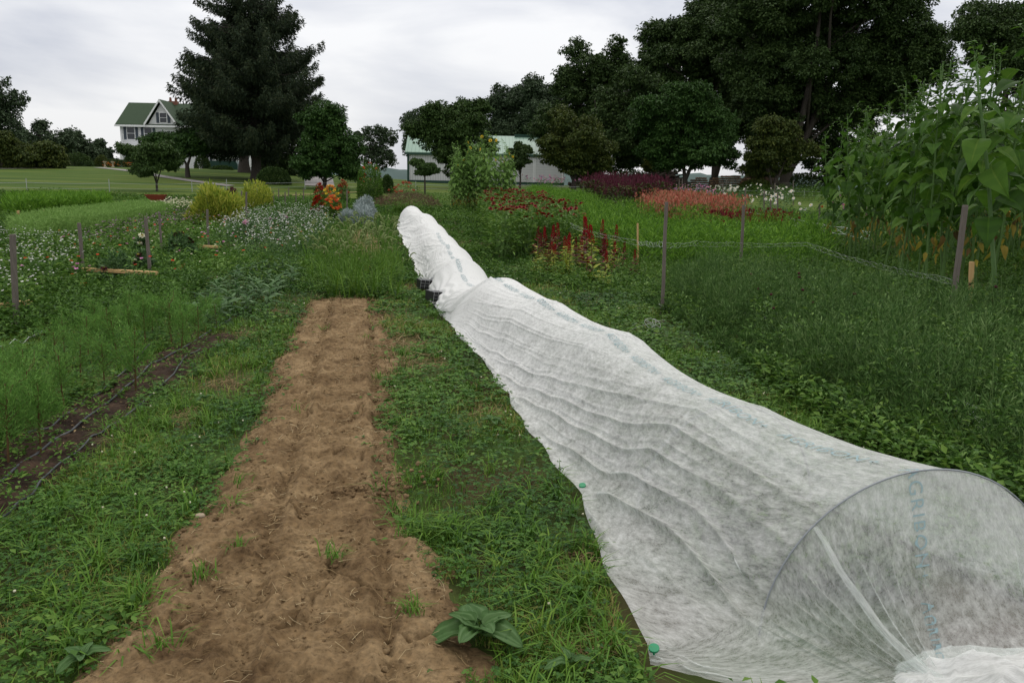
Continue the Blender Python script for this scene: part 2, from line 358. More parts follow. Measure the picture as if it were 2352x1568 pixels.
# ---------------------------------------------------------------- ground
def grid_sheet(name, xs, ys, zf, m):
    X, Y = np.meshgrid(xs, ys); Z = zf(X, Y); nx, ny = len(xs), len(ys)
    v = np.stack([X, Y, Z], -1).reshape(-1, 3)
    i = np.arange((ny-1)*(nx-1)); r = i//(nx-1); c = i % (nx-1); o = r*nx+c
    b = B(); b.add(v, np.stack([o, o+1, o+nx+1, o+nx], 1)); return b.obj(name, m)
def ground_mat():
    m, t, p = mat('ground_soil_and_turf')
    g = t.nodes.new('ShaderNodeNewGeometry'); s = t.nodes.new('ShaderNodeSeparateXYZ'); t.links.new(g.outputs['Position'], s.inputs[0])
    n1 = nn(t, 'ShaderNodeTexNoise', Scale=1.3, Detail=8.0); t.links.new(g.outputs['Position'], n1.inputs['Vector'])
    r1 = ramp(t, [(.075, .05, .028, .3), (.05, .055, .018, .45), (.045, .085, .018, .6), (.12, .085, .045, .75)]); t.links.new(n1.outputs[0], r1.inputs[0])
    mp2 = t.nodes.new('ShaderNodeMapping'); mp2.inputs['Scale'].default_value = (.05, .42, .3); t.links.new(g.outputs['Position'], mp2.inputs[0])
    n2 = nn(t, 'ShaderNodeTexNoise', Scale=1.0, Detail=9.0, Roughness=.65); t.links.new(mp2.outputs[0], n2.inputs['Vector'])
    r2 = ramp(t, [(.034, .066, .010, .36), (.056, .100, .015, .48), (.105, .135, .028, .60)]); t.links.new(n2.outputs[0], r2.inputs[0])
    k = nn(t, 'ShaderNodeMapRange'); k.inputs['From Min'].default_value = 34; k.inputs['From Max'].default_value = 46
    t.links.new(s.outputs[1], k.inputs[0])
    mc = t.nodes.new('ShaderNodeMix'); mc.data_type = 'RGBA'
    t.links.new(k.outputs[0], mc.inputs[0]); t.links.new(r1.outputs[0], mc.inputs[6]); t.links.new(r2.outputs[0], mc.inputs[7])
    t.links.new(mc.outputs[2], p.inputs['Base Color']); p.inputs['Roughness'].default_value = .95; p.inputs['Specular IOR Level'].default_value = .1
    n3 = nn(t, 'ShaderNodeTexNoise', Scale=25.0, Detail=4.0); t.links.new(g.outputs['Position'], n3.inputs['Vector'])
    bp = nn(t, 'ShaderNodeBump', Strength=.5, Distance=.03); t.links.new(n3.outputs[0], bp.inputs['Height']); t.links.new(bp.outputs[0], p.inputs['Normal'])
    return m
xs = np.unique(np.concatenate([np.linspace(-700, -60, 30), np.linspace(-60, 60, 121), np.linspace(60, 700, 30)]))
ys = np.unique(np.concatenate([np.linspace(-30, 0, 10), np.linspace(0, 150, 151), np.linspace(150, 1500, 60)]))
g = grid_sheet('ground', xs, ys, lambda X, Y: ter(X, Y)-.012, ground_mat()); tag(g, kind='structure')

def soil_mat(name, cols, crack=True):
    m, t, p = mat(name)
    g = t.nodes.new('ShaderNodeNewGeometry')
    n1 = nn(t, 'ShaderNodeTexNoise', Scale=4.0, Detail=10.0, Roughness=.68); t.links.new(g.outputs['Position'], n1.inputs['Vector'])
    r1 = ramp(t, cols); t.links.new(n1.outputs[0], r1.inputs[0])
    n2 = nn(t, 'ShaderNodeTexNoise', Scale=38.0, Detail=7.0, Roughness=.75); t.links.new(g.outputs['Position'], n2.inputs['Vector'])
    r2 = ramp(t, [(.42, .40, .38, .32), (.95, .95, .95, .48), (1.3, 1.27, 1.22, .68)]); t.links.new(n2.outputs[0], r2.inputs[0])
    mc = t.nodes.new('ShaderNodeMix'); mc.data_type = 'RGBA'; mc.blend_type = 'MULTIPLY'; mc.inputs[0].default_value = 1
    t.links.new(r1.outputs[0], mc.inputs[6]); t.links.new(r2.outputs[0], mc.inputs[7])
    t.links.new(mc.outputs[2], p.inputs['Base Color'])
    p.inputs['Roughness'].default_value = .95; p.inputs['Specular IOR Level'].default_value = .1
    ad = nn(t, 'ShaderNodeMath', op='ADD'); t.links.new(n2.outputs[0], ad.inputs[0]); ad.inputs[1].default_value = 0
    bp = nn(t, 'ShaderNodeBump', Strength=.9, Distance=.012); t.links.new(ad.outputs[0], bp.inputs['Height']); t.links.new(bp.outputs[0], p.inputs['Normal'])
    return m
M['soil'] = soil_mat('bare_brown_soil', [(.085, .052, .026, .32), (.185, .124, .066, .48), (.29, .205, .115, .66)])
M['mulch'] = soil_mat('dark_bark_mulch', [(.020, .014, .011, .3), (.045, .030, .022, .5), (.10, .065, .045, .7)])
# cracks: random walks in the dried soil, cut into the sheet itself
CR = []
_r = random.Random(3)
for k in range(46):
    y0 = _r.uniform(2.2, 6.5); x0 = _r.uniform(-1.7, 0); an = _r.uniform(0, 2*PI) if k % 3 else _r.choice([1.7, 4.9]); L = _r.uniform(.08, .4)
    p = [(x0, y0)]
    for q in range(int(L/.03)):
        an += _r.uniform(-.6, .6); p.append((p[-1][0]+.03*math.cos(an), p[-1][1]+.03*math.sin(an)))
    CR.append(np.array(p))
def crackfield(X, Y):
    d = np.full(X.shape, 9.)
    for p in CR:
        lo, hi = p.min(0)-.03, p.max(0)+.03
        mk = (X > lo[0]) & (X < hi[0]) & (Y > lo[1]) & (Y < hi[1])
        if not mk.any(): continue
        x, y = X[mk], Y[mk]; dm = np.full(x.shape, 9.)
        for (a, b_) in zip(p[:-1], p[1:]):
            ex, ey = b_-a; t = np.clip(((x-a[0])*ex+(y-a[1])*ey)/(ex*ex+ey*ey), 0, 1)
            dm = np.minimum(dm, np.hypot(x-a[0]-t*ex, y-a[1]-t*ey))
        d[mk] = np.minimum(d[mk], dm)
    return d
def grow(poly, d):
    c = poly.mean(0); n = len(poly); out = []
    for i in range(n):
        a, b_ = poly[i-1], poly[(i+1) % n]; t = (b_-a)/np.linalg.norm(b_-a); nv = np.array([t[1], -t[0]]); q = poly[i]+nv*d
        out.append(q if not inpoly(np.array([poly[i]+nv*.03]), poly)[0] else poly[i]-nv*d)
    return np.array(out)
def bed(name, poly, m, res, amp, wob, extra=None, rough=1):
    """fine soil sheet clipped to a polygon with a ragged outline"""
    lo, hi = poly.min(0)-.3, poly.max(0)+.3
    ys_ = [lo[1]]
    while ys_[-1] < hi[1]: ys_.append(ys_[-1]+max(res, ys_[-1]*res*.30))
    xs_ = np.arange(lo[0], hi[0], res*1.15); ys_ = np.array(ys_)
    X, Y = np.meshgrid(xs_, ys_)
    pp = np.column_stack([X.ravel(), Y.ravel()]); j = np.column_stack([fbm(pp[:, 0]*4, pp[:, 1]*4, 3, 1)-.5, fbm(pp[:, 0]*4, pp[:, 1]*4, 3, 9)-.5])*wob
    keep = inpoly(pp+j, poly).reshape(X.shape)
    Z = ter(X, Y)+.006+amp*(fbm(X*3, Y*3, 3, 2))+amp*.5*(fbm(X*9, Y*9, 2, 14)-.5)+amp*1.1*rough*np.maximum(0, fbm(X*13, Y*13, 4, 5)-.45)+amp*.75*rough*np.maximum(0, fbm(X*34, Y*34, 2, 8)-.42)
    if extra: Z = Z+extra(X, Y)
    ed = edged(pp+j, poly).reshape(X.shape); fc_ = np.clip(ed/.16, 0, 1)**.7; Z = ter(X, Y)-.022+(Z-ter(X, Y)+.022)*fc_
    nx = X.shape[1]; k4 = keep[:-1, :-1] & keep[1:, :-1] & keep[:-1, 1:] & keep[1:, 1:]
    r, c = np.nonzero(k4); o = r*nx+c
    f = np.stack([o, o+1, o+nx+1, o+nx], 1); u, inv = np.unique(f, return_inverse=True)
    b = B(); b.add(np.stack([X, Y, Z], -1).reshape(-1, 3)[u], inv.reshape(f.shape)); o = b.obj(name, m)
    tag(o, kind='structure'); return o
def dirt_extra(X, Y):
    # lengthwise seed furrows following the bed, and cracks
    q = X+.185*(Y-3)
    z = -.028*np.exp(-((q+.50)/.028)**2)+.014*np.exp(-((q+.57)/.03)**2)-.022*np.exp(-((q+1.02)/.03)**2)+.016*np.exp(-((q+.93)/.03)**2)-.020*np.exp(-((q+.22)/.025)**2)
    z *= .4+fbm(X*2, Y*2, 2, 4)
    d = crackfield(X, Y); return z*1.3-.035*np.exp(-(d/.0072)**2)
bed('soil_bed', grow(DIRT, .06), 'soil', .0068, .058, .14, dirt_extra)
bed('soil_bed', grow(DIRT2, .15), 'soil', .05, .04, .1)
bed('mulch_bed', grow(MULCH, .12), 'mulch', .016, .035, .2, rough=1.6)

# small stuff lying on the soil
def on_dirt(n, poly=DIRT, z=.03, ymin=2.0):
    P = samp(poly, int(n*2.2)); w = RNG.uniform(size=len(P)) < np.clip(3.5/P[:, 1], .15, 1); P = P[w & (P[:, 1] > ymin)][:n]; return z3(P, z)
b = B()
for p in on_dirt(3600, z=.040):
    r = random.uniform(.0025, .008)*(1 if random.random() < .95 else 2.0)*max(1, p[1]/5); ball(b, p, r, 6, 4, jit=.25, sq=(1, 1, .7))
P = np.array([[-.62, 4.2], [-.75, 4.1], [-.55, 4.05], [-.8, 3.95], [-.6, 3.9], [-.68, 4.0]])
for q in P:
    for k in range(16): ball(b, (q[0]+random.gauss(0, .07), q[1]+random.gauss(0, .07), .055+random.random()*.012), random.uniform(.004, .017), 7, 5, jit=.35, sq=(1, 1, .7))
tag(b.obj('soil_clods', 'soil'), 'loose brown clods and crumbs of earth strewn over the bare bed', 'soil clods', kind='stuff')
b = B()
P = on_dirt(1700, z=.050); n = len(P); D = rdir(n); D[:, 2] *= .12; L = RNG.uniform(.02, .09, n)
far = P[:, 1] > 5; L[far] *= 1.6
stems(b, P, P+nrm(D)*L[:, None], .0011+.0002*P[:, 1], .0007, RNG.uniform(0, 1, n), 0, .006)
q = samp(GP([(690, 760), (660, 690), (900, 680), (1000, 820), (1010, 880), (870, 900)]), 500); n = len(q); P = z3(q, .035); D = rdir(n); D[:, 2] = abs(D[:, 2])*.25
stems(b, P, P+nrm(D)*RNG.uniform(.06, .22, (n, 1)), .003, .0015, RNG.uniform(0, .8, n), 0, .02)
q = samp(MULCH, 500); n = len(q); P = z3(q, .03); D = rdir(n); D[:, 2] *= .15
leaf4(b, P, D, rdir(n)+[0, 0, 2], RNG.uniform(.015, .04, n), RNG.uniform(.006, .014, n), RNG.uniform(0, .7, n))
for (bx, by, r_) in BARE:
    n = int(260*min(1, r_*3)); q = np.column_stack([RNG.normal(bx, r_*.55, n), RNG.normal(by, r_*.7, n)]); D = rdir(n); D[:, 2] = abs(D[:, 2])*.3; stems(b, z3(q, .005), z3(q, .005)+nrm(D)*RNG.uniform(.04, .12, (n, 1)), .0012+.0002*by, .0008, RNG.uniform(0, .8, n), 0, .01)
tag(b.obj('straw', 'straw'), 'dry straw and chips scattered over the bare soil beds', 'straw', kind='stuff')
b = B(); ball(b, (0, 0, .006), .02, 10, 7, jit=.12, sq=(1.2, .8, .6)); st = b.obj('stone', 'stone'); p = G(462, 1208); st.location = p+Vector((0, 0, .045))
tag(st, 'pale rounded stone at the left edge of the bare bed', 'stone')

# ---------------------------------------------------------------- ground cover (stuff)
def wedge(n, y0, y1, power, rng=RNG, side=.70, pad=.9):
    """points spread over the ground ahead, thinning out with distance"""
    u = rng.uniform(size=n)
    k = 2-power
    y = (y0**k+u*(y1**k-y0**k))**(1/k) if abs(k) > 1e-6 else y0*(y1/y0)**u
    x = rng.uniform(-1, 1, n)*(side*y+pad)
    return np.column_stack([x, y])
def dry(P): return fbm(P[:, 0]*1.1+3, P[:, 1]*1.1, 4, 21)
TALLR = GP([(1180, 640), (1520, 690), (1700, 800), (1960, 930), (2352, 1120), (2600, 1300), (2700, 500), (1290, 500)])   # taller growth right of the cover
# short grass
P = wedge(330000, 1.9, 15, 1.55); P = P[free(P)]; P = P[~(inpoly(P, TALLR) & (P[:, 1] > 5) & (RNG.uniform(size=len(P)) < .5))]
d = dry(P); gpatch = fbm(P[:, 0]*1.7, P[:, 1]*1.7, 3, 33)
keep = RNG.uniform(size=len(P)) < np.clip((gpatch-.36)*5, .16, 1); P = P[keep]; d = d[keep]
n = len(P); sc = np.clip(P[:, 1]/3.2, .8, 3.2)**.62
h = RNG.uniform(.035, .105, n)*(.7+.5*fbm(P[:, 0]*2, P[:, 1]*2, 2, 5))*sc**.6; a = np.clip(RNG.uniform(.0, .72, n)+(d > .56)*.45*RNG.uniform(size=n)+(RNG.uniform(size=n) < .03)*.5+.9*(fbm(P[:, 0]*.8, P[:, 1]*.8, 3, 41)-.5), 0, 1)
b = B(); blades(b, z3(P, -.01), h, RNG.uniform(.0028, .0055, n)*sc, RNG.uniform(.25, 1.1, n), a)
# crab-grass tufts with broad blades sprawling over the bed edges
tc_ = wedge(2600, 1.9, 13, 1.5); jj = np.column_stack([RNG.normal(size=len(tc_)), RNG.normal(size=len(tc_))])*.02
tc_ = tc_[free(tc_)]
TU = np.repeat(tc_, 16, 0)+RNG.normal(size=(len(tc_)*16, 2))*.018; n = len(TU)
blades(b, z3(TU, -.01), RNG.uniform(.09, .2, n), RNG.uniform(.005, .009, n), RNG.uniform(.5, 1.3, n), np.repeat(RNG.uniform(.15, .65, len(tc_)), 16)+RNG.uniform(-.1, .1, n))
# a few tufts out in the open soil
for (px, py, k) in [(770, 1300, 34), (470, 1350, 26), (545, 1130, 22), (540, 1285, 18), (945, 1430, 34), (375, 1515, 30), (680, 960, 8), (870, 880, 26), (935, 1130, 12), (840, 790, 26), (1240, 1300, 6), (740, 765, 18), (930, 1250, 16)]:
    c = G(px, py); q = np.column_stack([RNG.normal(c.x, .025, k), RNG.normal(c.y, .025, k)])
    blades(b, z3(q, .04), RNG.uniform(.05, .12, k), RNG.uniform(.004, .007, k), RNG.uniform(.4, 1.2, k), RNG.uniform(.15, .6, k))
tag(b.obj('grass', 'grass'), 'short green grass along the paths beside the bare soil bed', 'grass', kind='stuff')
# clover and small broad-leaved weeds
P = wedge(150000, 1.9, 15, 1.55); P = P[free(P)]
cp = fbm(P[:, 0]*1.7, P[:, 1]*1.7, 3, 33); P = P[RNG.uniform(size=len(P)) < np.clip((.66-cp)*5, .1, 1)]
n = len(P); sc = np.clip(P[:, 1]/3.2, .85, 3.4)**.75; r = RNG.uniform(.007, .0135, n)*sc; hz = RNG.uniform(.008, .07, n)*(.5+fbm(P[:, 0]*3, P[:, 1]*3, 2, 7))*sc**.5
b = B(); C = z3(P, 0); C[:, 2] += hz; az = RNG.uniform(0, 2*PI, n); tl = np.column_stack([RNG.normal(0, .35, n), RNG.normal(0, .35, n), np.ones(n)]); a = np.clip(RNG.uniform(0, 1, n)+1.3*(fbm(P[:, 0]*1.0, P[:, 1]*1.0, 3, 43)-.5), 0, 1)
for k in range(3):
    t = az+k*2*PI/3; D = np.column_stack([np.cos(t), np.sin(t), RNG.uniform(-.15, .25, n)]); leaf4(b, C, D, nrm(tl), r*1.5, r*1.25, a, fold=.12)
tag(b.obj('clover', 'clover'), 'low clover spreading over the paths beside the bed', 'clover', kind='stuff')
# bigger soft weeds
P = wedge(30000, 1.9, 15, 1.5); P = P[free(P)]; cp = fbm(P[:, 0]*1.2, P[:, 1]*1.2, 3, 53); P = P[RNG.uniform(size=len(P)) < np.clip((cp-.48)*6, .03, 1)]
b = B()
for k in range(4):
    n = len(P); sc = np.clip(P[:, 1]/4, .9, 3)**.5; L = RNG.uniform(.022, .055, n)*sc; t = RNG.uniform(0, 2*PI, n)
    C = z3(P+RNG.normal(size=P.shape)*.02, 0); C[:, 2] += RNG.uniform(.01, .09, n)*sc; D = np.column_stack([np.cos(t), np.sin(t), RNG.uniform(-.1, .5, n)])
    leaf4(b, C, D, nrm(np.column_stack([RNG.normal(0, .3, n), RNG.normal(0, .3, n), np.ones(n)])), L, L*.5, RNG.uniform(0, 1, n), fold=.2)
tag(b.obj('weeds', 'weed'), 'small broad-leaved weeds among the grass near the camera', 'weeds', kind='stuff')
# clover blossoms
b = B(); P = wedge(900, 2.2, 14, 1.2); P = P[free(P)]; cl = fbm(P[:, 0]*1.3, P[:, 1]*1.3, 2, 77); P = P[cl > .5]
for q in P:
    r = .0055*max(1, q[1]/4.5)**.6; z = tz(*q)+random.uniform(.05, .11); ball(b, (q[0], q[1], z), r, 6, 4, a=random.random(), jit=.2)
tag(b.obj('clover_blossoms', 'cream'), 'small white clover blossoms dotted through the grass', 'clover blossoms', kind='stuff')

# generic fillers ------------------------------------------------
def leafy(b, P, h, L, per, a0=0., a1=1., wr=.45, zlo=.15, up=.6, shape=None, spread=.5, m=0):
    """bushy foliage: `per` leaves around each stem point, up to height h"""
    n = len(P)*per; Q = np.repeat(P, per, 0); H = np.repeat(np.broadcast_to(h, (len(P),)), per)
    t = RNG.uniform(zlo, 1, n)**.75; az = RNG.uniform(0, 2*PI, n); rr = RNG.uniform(0, 1, n)*H*spread*(1.15-.55*t)
    C = Q.copy(); C[:, 0] += np.cos(az)*rr; C[:, 1] += np.sin(az)*rr; C[:, 2] += H*t
    D = np.column_stack([np.cos(az), np.sin(az), RNG.normal(up*.4, .35, n)]); N = nrm(np.column_stack([RNG.normal(0, .4, n), RNG.normal(0, .4, n), np.ones(n)]))
    LL = L*RNG.uniform(.6, 1.3, n)
    leaf4(b, C, D, N, LL, LL*wr, RNG.uniform(a0, a1, n), m)
def wisps(b, P, h, per, L, w, a0=0, a1=1, m=0, up=.8, spread=.45):
    """feathery foliage: thin blades in all directions"""
    n = len(P)*per; Q = np.repeat(P, per, 0); H = np.repeat(np.broadcast_to(h, (len(P),)), per)
    t = RNG.uniform(.1, 1, n); az = RNG.uniform(0, 2*PI, n); rr = np.sqrt(RNG.uniform(0, 1, n))*H*spread*(1.1-.5*t)
    C = Q.copy(); C[:, 0] += np.cos(az)*rr; C[:, 1] += np.sin(az)*rr; C[:, 2] += H*t
    D = np.column_stack([np.cos(az), np.sin(az), RNG.normal(up, .6, n)])
    leaf4(b, C, D, rdir(n), L*RNG.uniform(.5, 1.4, n), w*RNG.uniform(.7, 1.3, n), RNG.uniform(a0, a1, n), m)
def heads(b, P, r, a0=0, a1=1, m=0, flatn=.6):
    """little many-petalled flower heads"""
    n = len(P); k = 5
    az = RNG.uniform(0, 2*PI, n); a = RNG.uniform(a0, a1, n); N = nrm(np.column_stack([RNG.normal(0, .5, n), RNG.normal(-.4, .5, n), np.ones(n)]))
    for i in range(k):
        t = az+i*2*PI/k; D = np.column_stack([np.cos(t), np.sin(t), RNG.uniform(-.1, .6, n)]); leaf4(b, P, D, N, r, r*1.0, a, m, .1)

# middle-distance ground growth, beyond the near turf
P = wedge(90000, 13, 48, 1.35); P = P[free(P)]; P = P[P[:, 1] < 47-6*(P[:, 0] > -6)]
pt = fbm(P[:, 0]*.45, P[:, 1]*.45, 4, 61)
b = B(); n = len(P); sc = (P[:, 1]/14)**.55
low = cover_mask(P, 1.0) | (np.abs(P[:, 0]+.17*P[:, 1]-.3) < 1.2)
h = np.where(low, .06, RNG.uniform(.05, .40, n)*np.clip((pt-.25)*2, .25, 1))
for k in range(3):
    C = z3(P+RNG.normal(size=P.shape)*.05, 0); C[:, 2] += h*RNG.uniform(.2, 1, n); t = RNG.uniform(0, 2*PI, n)
    D = np.column_stack([np.cos(t), np.sin(t), RNG.uniform(0, 1.0, n)]); L = RNG.uniform(.045, .10, n)*sc
    leaf4(b, C, D, rdir(n)+[0, 0, 1], L, L*.42, np.clip(pt*1.2-.25+RNG.uniform(-.3, .4, n), 0, 1))
tag(b.obj('garden_greenery', 'weed'), 'mixed low green growth filling the flower garden between the beds', 'greenery', kind='stuff')
b = B(); P = wedge(60000, 12, 46, 1.35); P = P[free(P)]; n = len(P); sc = (P[:, 1]/12)**.6; low = cover_mask(P, 1.2)
blades(b, z3(P), RNG.uniform(.06, .26, n)*np.where(low, .4, 1), RNG.uniform(.009, .016, n)*sc, RNG.uniform(.2, 1, n), RNG.uniform(0, .8, n))
tag(b.obj('rough_grass', 'grass'), 'longer rough grass growing between the flower beds', 'grass', kind='stuff')

# ---------------------------------------------------------------- the row cover
def fabric_mat():
    m, t, p = mat('white_row_cover_fabric'); ou = t.nodes['Material Output']
    a = t.nodes.new('ShaderNodeAttribute'); a.attribute_name = 'cloth_uv'
    mp1 = t.nodes.new('ShaderNodeMapping'); mp1.inputs['Scale'].default_value = (.6, 1.2, 1); mp1.inputs['Rotation'].default_value = (0, 0, .5); t.links.new(a.outputs['Vector'], mp1.inputs[0])
    n1 = nn(t, 'ShaderNodeTexNoise', Scale=30.0, Detail=7.0, Roughness=.85); t.links.new(mp1.outputs[0], n1.inputs['Vector'])
    n0 = nn(t, 'ShaderNodeTexNoise', Scale=5.0, Detail=4.0, Roughness=.6); t.links.new(a.outputs['Vector'], n0.inputs['Vector'])
    ad = nn(t, 'ShaderNodeMath', op='ADD'); h0_ = nn(t, 'ShaderNodeMath', op='MULTIPLY_ADD'); h0_.inputs[1].default_value = .55; h0_.inputs[2].default_value = .05; t.links.new(n0.outputs[0], h0_.inputs[0]); h1_ = nn(t, 'ShaderNodeMath', op='MULTIPLY_ADD'); h1_.inputs[1].default_value = 1.35; h1_.inputs[2].default_value = -.0; t.links.new(n1.outputs[0], h1_.inputs[0]); t.links.new(h0_.outputs[0], ad.inputs[0]); t.links.new(h1_.outputs[0], ad.inputs[1])
    # the sheet lets most through at its near end
    sp = t.nodes.new('ShaderNodeSeparateXYZ'); t.links.new(a.outputs['Vector'], sp.inputs[0])
    c = nn(t, 'ShaderNodeMapRange'); t.links.new(sp.outputs[0], c.inputs[0])
    c.inputs['From Min'].default_value = -.5; c.inputs['From Max'].default_value = 7; c.inputs['To Min'].default_value = .29; c.inputs['To Max'].default_value = -.30
    a2 = nn(t, 'ShaderNodeMath', op='ADD'); t.links.new(ad.outputs[0], a2.inputs[0]); t.links.new(c.outputs[0], a2.inputs[1])
    mr = nn(t, 'ShaderNodeMapRange'); t.links.new(a2.outputs[0], mr.inputs[0])
    mr.inputs['From Min'].default_value = .76; mr.inputs['From Max'].default_value = 1.40; mr.inputs['To Min'].default_value = .02; mr.inputs['To Max'].default_value = .74
    df = nn(t, 'ShaderNodeBsdfDiffuse', Roughness=.4); df.inputs[0].default_value = (.88, .885, .89, 1)
    tr = nn(t, 'ShaderNodeBsdfTranslucent'); tr.inputs[0].default_value = (.86, .88, .88, 1)
    m1 = t.nodes.new('ShaderNodeMixShader'); m1.inputs[0].default_value = .24; t.links.new(df.outputs[0], m1.inputs[1]); t.links.new(tr.outputs[0], m1.inputs[2])
    tp = nn(t, 'ShaderNodeBsdfTransparent'); tp.inputs[0].default_value = (.93, .97, .95, 1)
    m2 = t.nodes.new('ShaderNodeMixShader'); t.links.new(mr.outputs[0], m2.inputs[0]); t.links.new(m1.outputs[0], m2.inputs[1]); t.links.new(tp.outputs[0], m2.inputs[2]); t.links.new(m2.outputs[0], ou.inputs[0])
    bp = nn(t, 'ShaderNodeBump', Strength=.3, Distance=.003); t.links.new(n1.outputs[0], bp.inputs['Height']); t.links.new(bp.outputs[0], df.inputs['Normal'])
    return m
M['fabric'] = fabric_mat()
HO = np.array([2.86, 3.9, 5.8, 7.4, 8.95, 11.5, 13.6, 16.4, 19.6, 23.6, 28.3])      # hoop positions
def cline(y):
    y = np.asarray(y, float); x = np.interp(y, CY, CX); e_ = .5
    dx = (np.interp(y+e_, CY, CX)-np.interp(y-e_, CY, CX)); t = nrm(np.stack([np.maximum(dx, -.24*2*e_), np.full_like(y, 2*e_)], -1)); return x, t
HW0, HH0 = .56, .64
def rise(y):
    """height of the cloth crest: full at each hoop, sagging between"""
    y = np.asarray(y, float); i = np.clip(np.searchsorted(HO, y)-1, 0, len(HO)-2); f = (y-HO[i])/(HO[i+1]-HO[i]); f = np.clip(f, 0, 1)
    sag = np.array([.035, .055, .04, .04, .24, .10, .08, .10, .10, .09])[i]; hh = np.array([.60, .57, .575, .57, .60, .57, .58, .58, .60, .62, .64])
    return (hh[i]*(1-f)+hh[i+1]*f)-sag*(4*f*(1-f))**.8, f
NU = 430; NLF = 150
def section(y):
    """cross-section of taut cloth: ground edge -> tangent to the hoop -> over -> right-hand base"""
    y = float(y); x, t = cline(np.array([y])); x = x[0]; t = t[0]; nvec = np.array([t[1], -t[0]])
    H, f = rise(np.array([y])); H = H[0]; f = f[0]; w = .65-.21*min(1, max(0, (y-2.86)/1.6))
    eL = (x-np.interp(y, EY, EX))*t[1]; eL = max(eL, w*1.06); eL += .03*math.sin(y*2.3)*float(ss((y-3)/.5))+.012*math.sin(y*9.7+1)*float(ss((y-3)/.5))
    xt = -w*w/min(eL, w*(1.02+.9*float(ss((y-2.86)/1.4)))); th0 = math.acos(np.clip(xt/w, -1, 1)); zt = H*math.sin(th0)
    ts = np.linspace(0, 1, NLF+1)[:-1]; s1 = np.stack([-eL+(xt+eL)*ts, zt*ts-.03*np.sin(PI*ts)], 1)
    a_ = np.linspace(th0, 0, NU-NLF-8); s2 = np.stack([w*np.cos(a_), H*np.sin(a_)], 1)
    s3 = np.stack([w+np.linspace(0, .16, 9)[1:], np.linspace(0, .0, 9)[1:]], 1)
    s = np.vstack([s1, s2, s3]); s = s[:NU]
    # normals in section
    tt = np.gradient(s, axis=0); tt = tt/(np.linalg.norm(tt, axis=1, keepdims=True)+1e-9); nn_ = np.stack([-tt[:, 1], tt[:, 0]], 1)
    return x, nvec, s, nn_, f
U = np.linspace(-1, 1, NU)
def ridged(q, s, seed):
    v = vn(q, s, seed); return np.clip(1-np.abs(v-.5)*4.2, 0, 1)**2
ysl = [HO[0]]
while ysl[-1] < 29.0: ysl.append(ysl[-1]+max(.022, ysl[-1]*.0055))
ysl = np.array(ysl); rows = []; UVs = []
# long tension folds: (y far, u far) -> (y near, u near), height, half-width
FOLDS = []
_r = random.Random(12)
for (ya, ub, am, wd) in ((7.7, .16, .010, .008), (7.5, .09, .016, .010), (7.2, .03, .010, .008), (7.0, -.02, .020, .011), (6.7, -.08, .010, .008), (6.4, -.13, .022, .012), (5.9, -.20, .010, .008), (5.4, -.27, .028, .013), (5.0, -.34, .009, .008), (4.25, -.44, .034, .014), (3.7, -.60, .010, .009)):
    FOLDS.append((ya, -.99, 2.86, ub, am, wd))
for k in range(13):
    ua = -.92+k*.085; yb = _r.uniform(4.4, 6.8); FOLDS.append((8.92, ua*.9-.05, yb, ua+.05+(8.92-yb)*.085+_r.uniform(-.02, .02), _r.uniform(.006, .013), _r.uniform(.008, .014)))
for k in range(12): ya = _r.uniform(4.4, 7.5); ua = _r.uniform(-.7, .3); FOLDS.append((ya, ua, ya-_r.uniform(.6, 1.5), ua+_r.uniform(.08, .18), _r.uniform(.002, .005), _r.uniform(.006, .009)))
def sec_x(y, u):
    x, nv, s, ns, f = section(y); return x+nv[0]*float(np.interp(u, U, s[:, 0]))
FOLDX = [(ya, ua, yb, ub, am, wd, sec_x(ya, ua), sec_x(yb, ub)) for (ya, ua, yb, ub, am, wd) in FOLDS]
def foldlines(y, xc, nvx, s0):
    d = 0*U
    for (ya, ua, yb, ub, am, wd, xa, xb) in FOLDX:
        if y > ya or y < yb-.01: continue
        f = (ya-y)/(ya-yb); uc = float(np.interp((xa+(xb-xa)*f-xc)/nvx, s0, U)); e_ = min(1, f*5)*min(1, (1.04-f)*7)
        k = (U-uc)/wd; d = d+am*(1.3 if am > .015 else .75)*e_*(np.exp(-np.abs(k)**1.4))
    return d
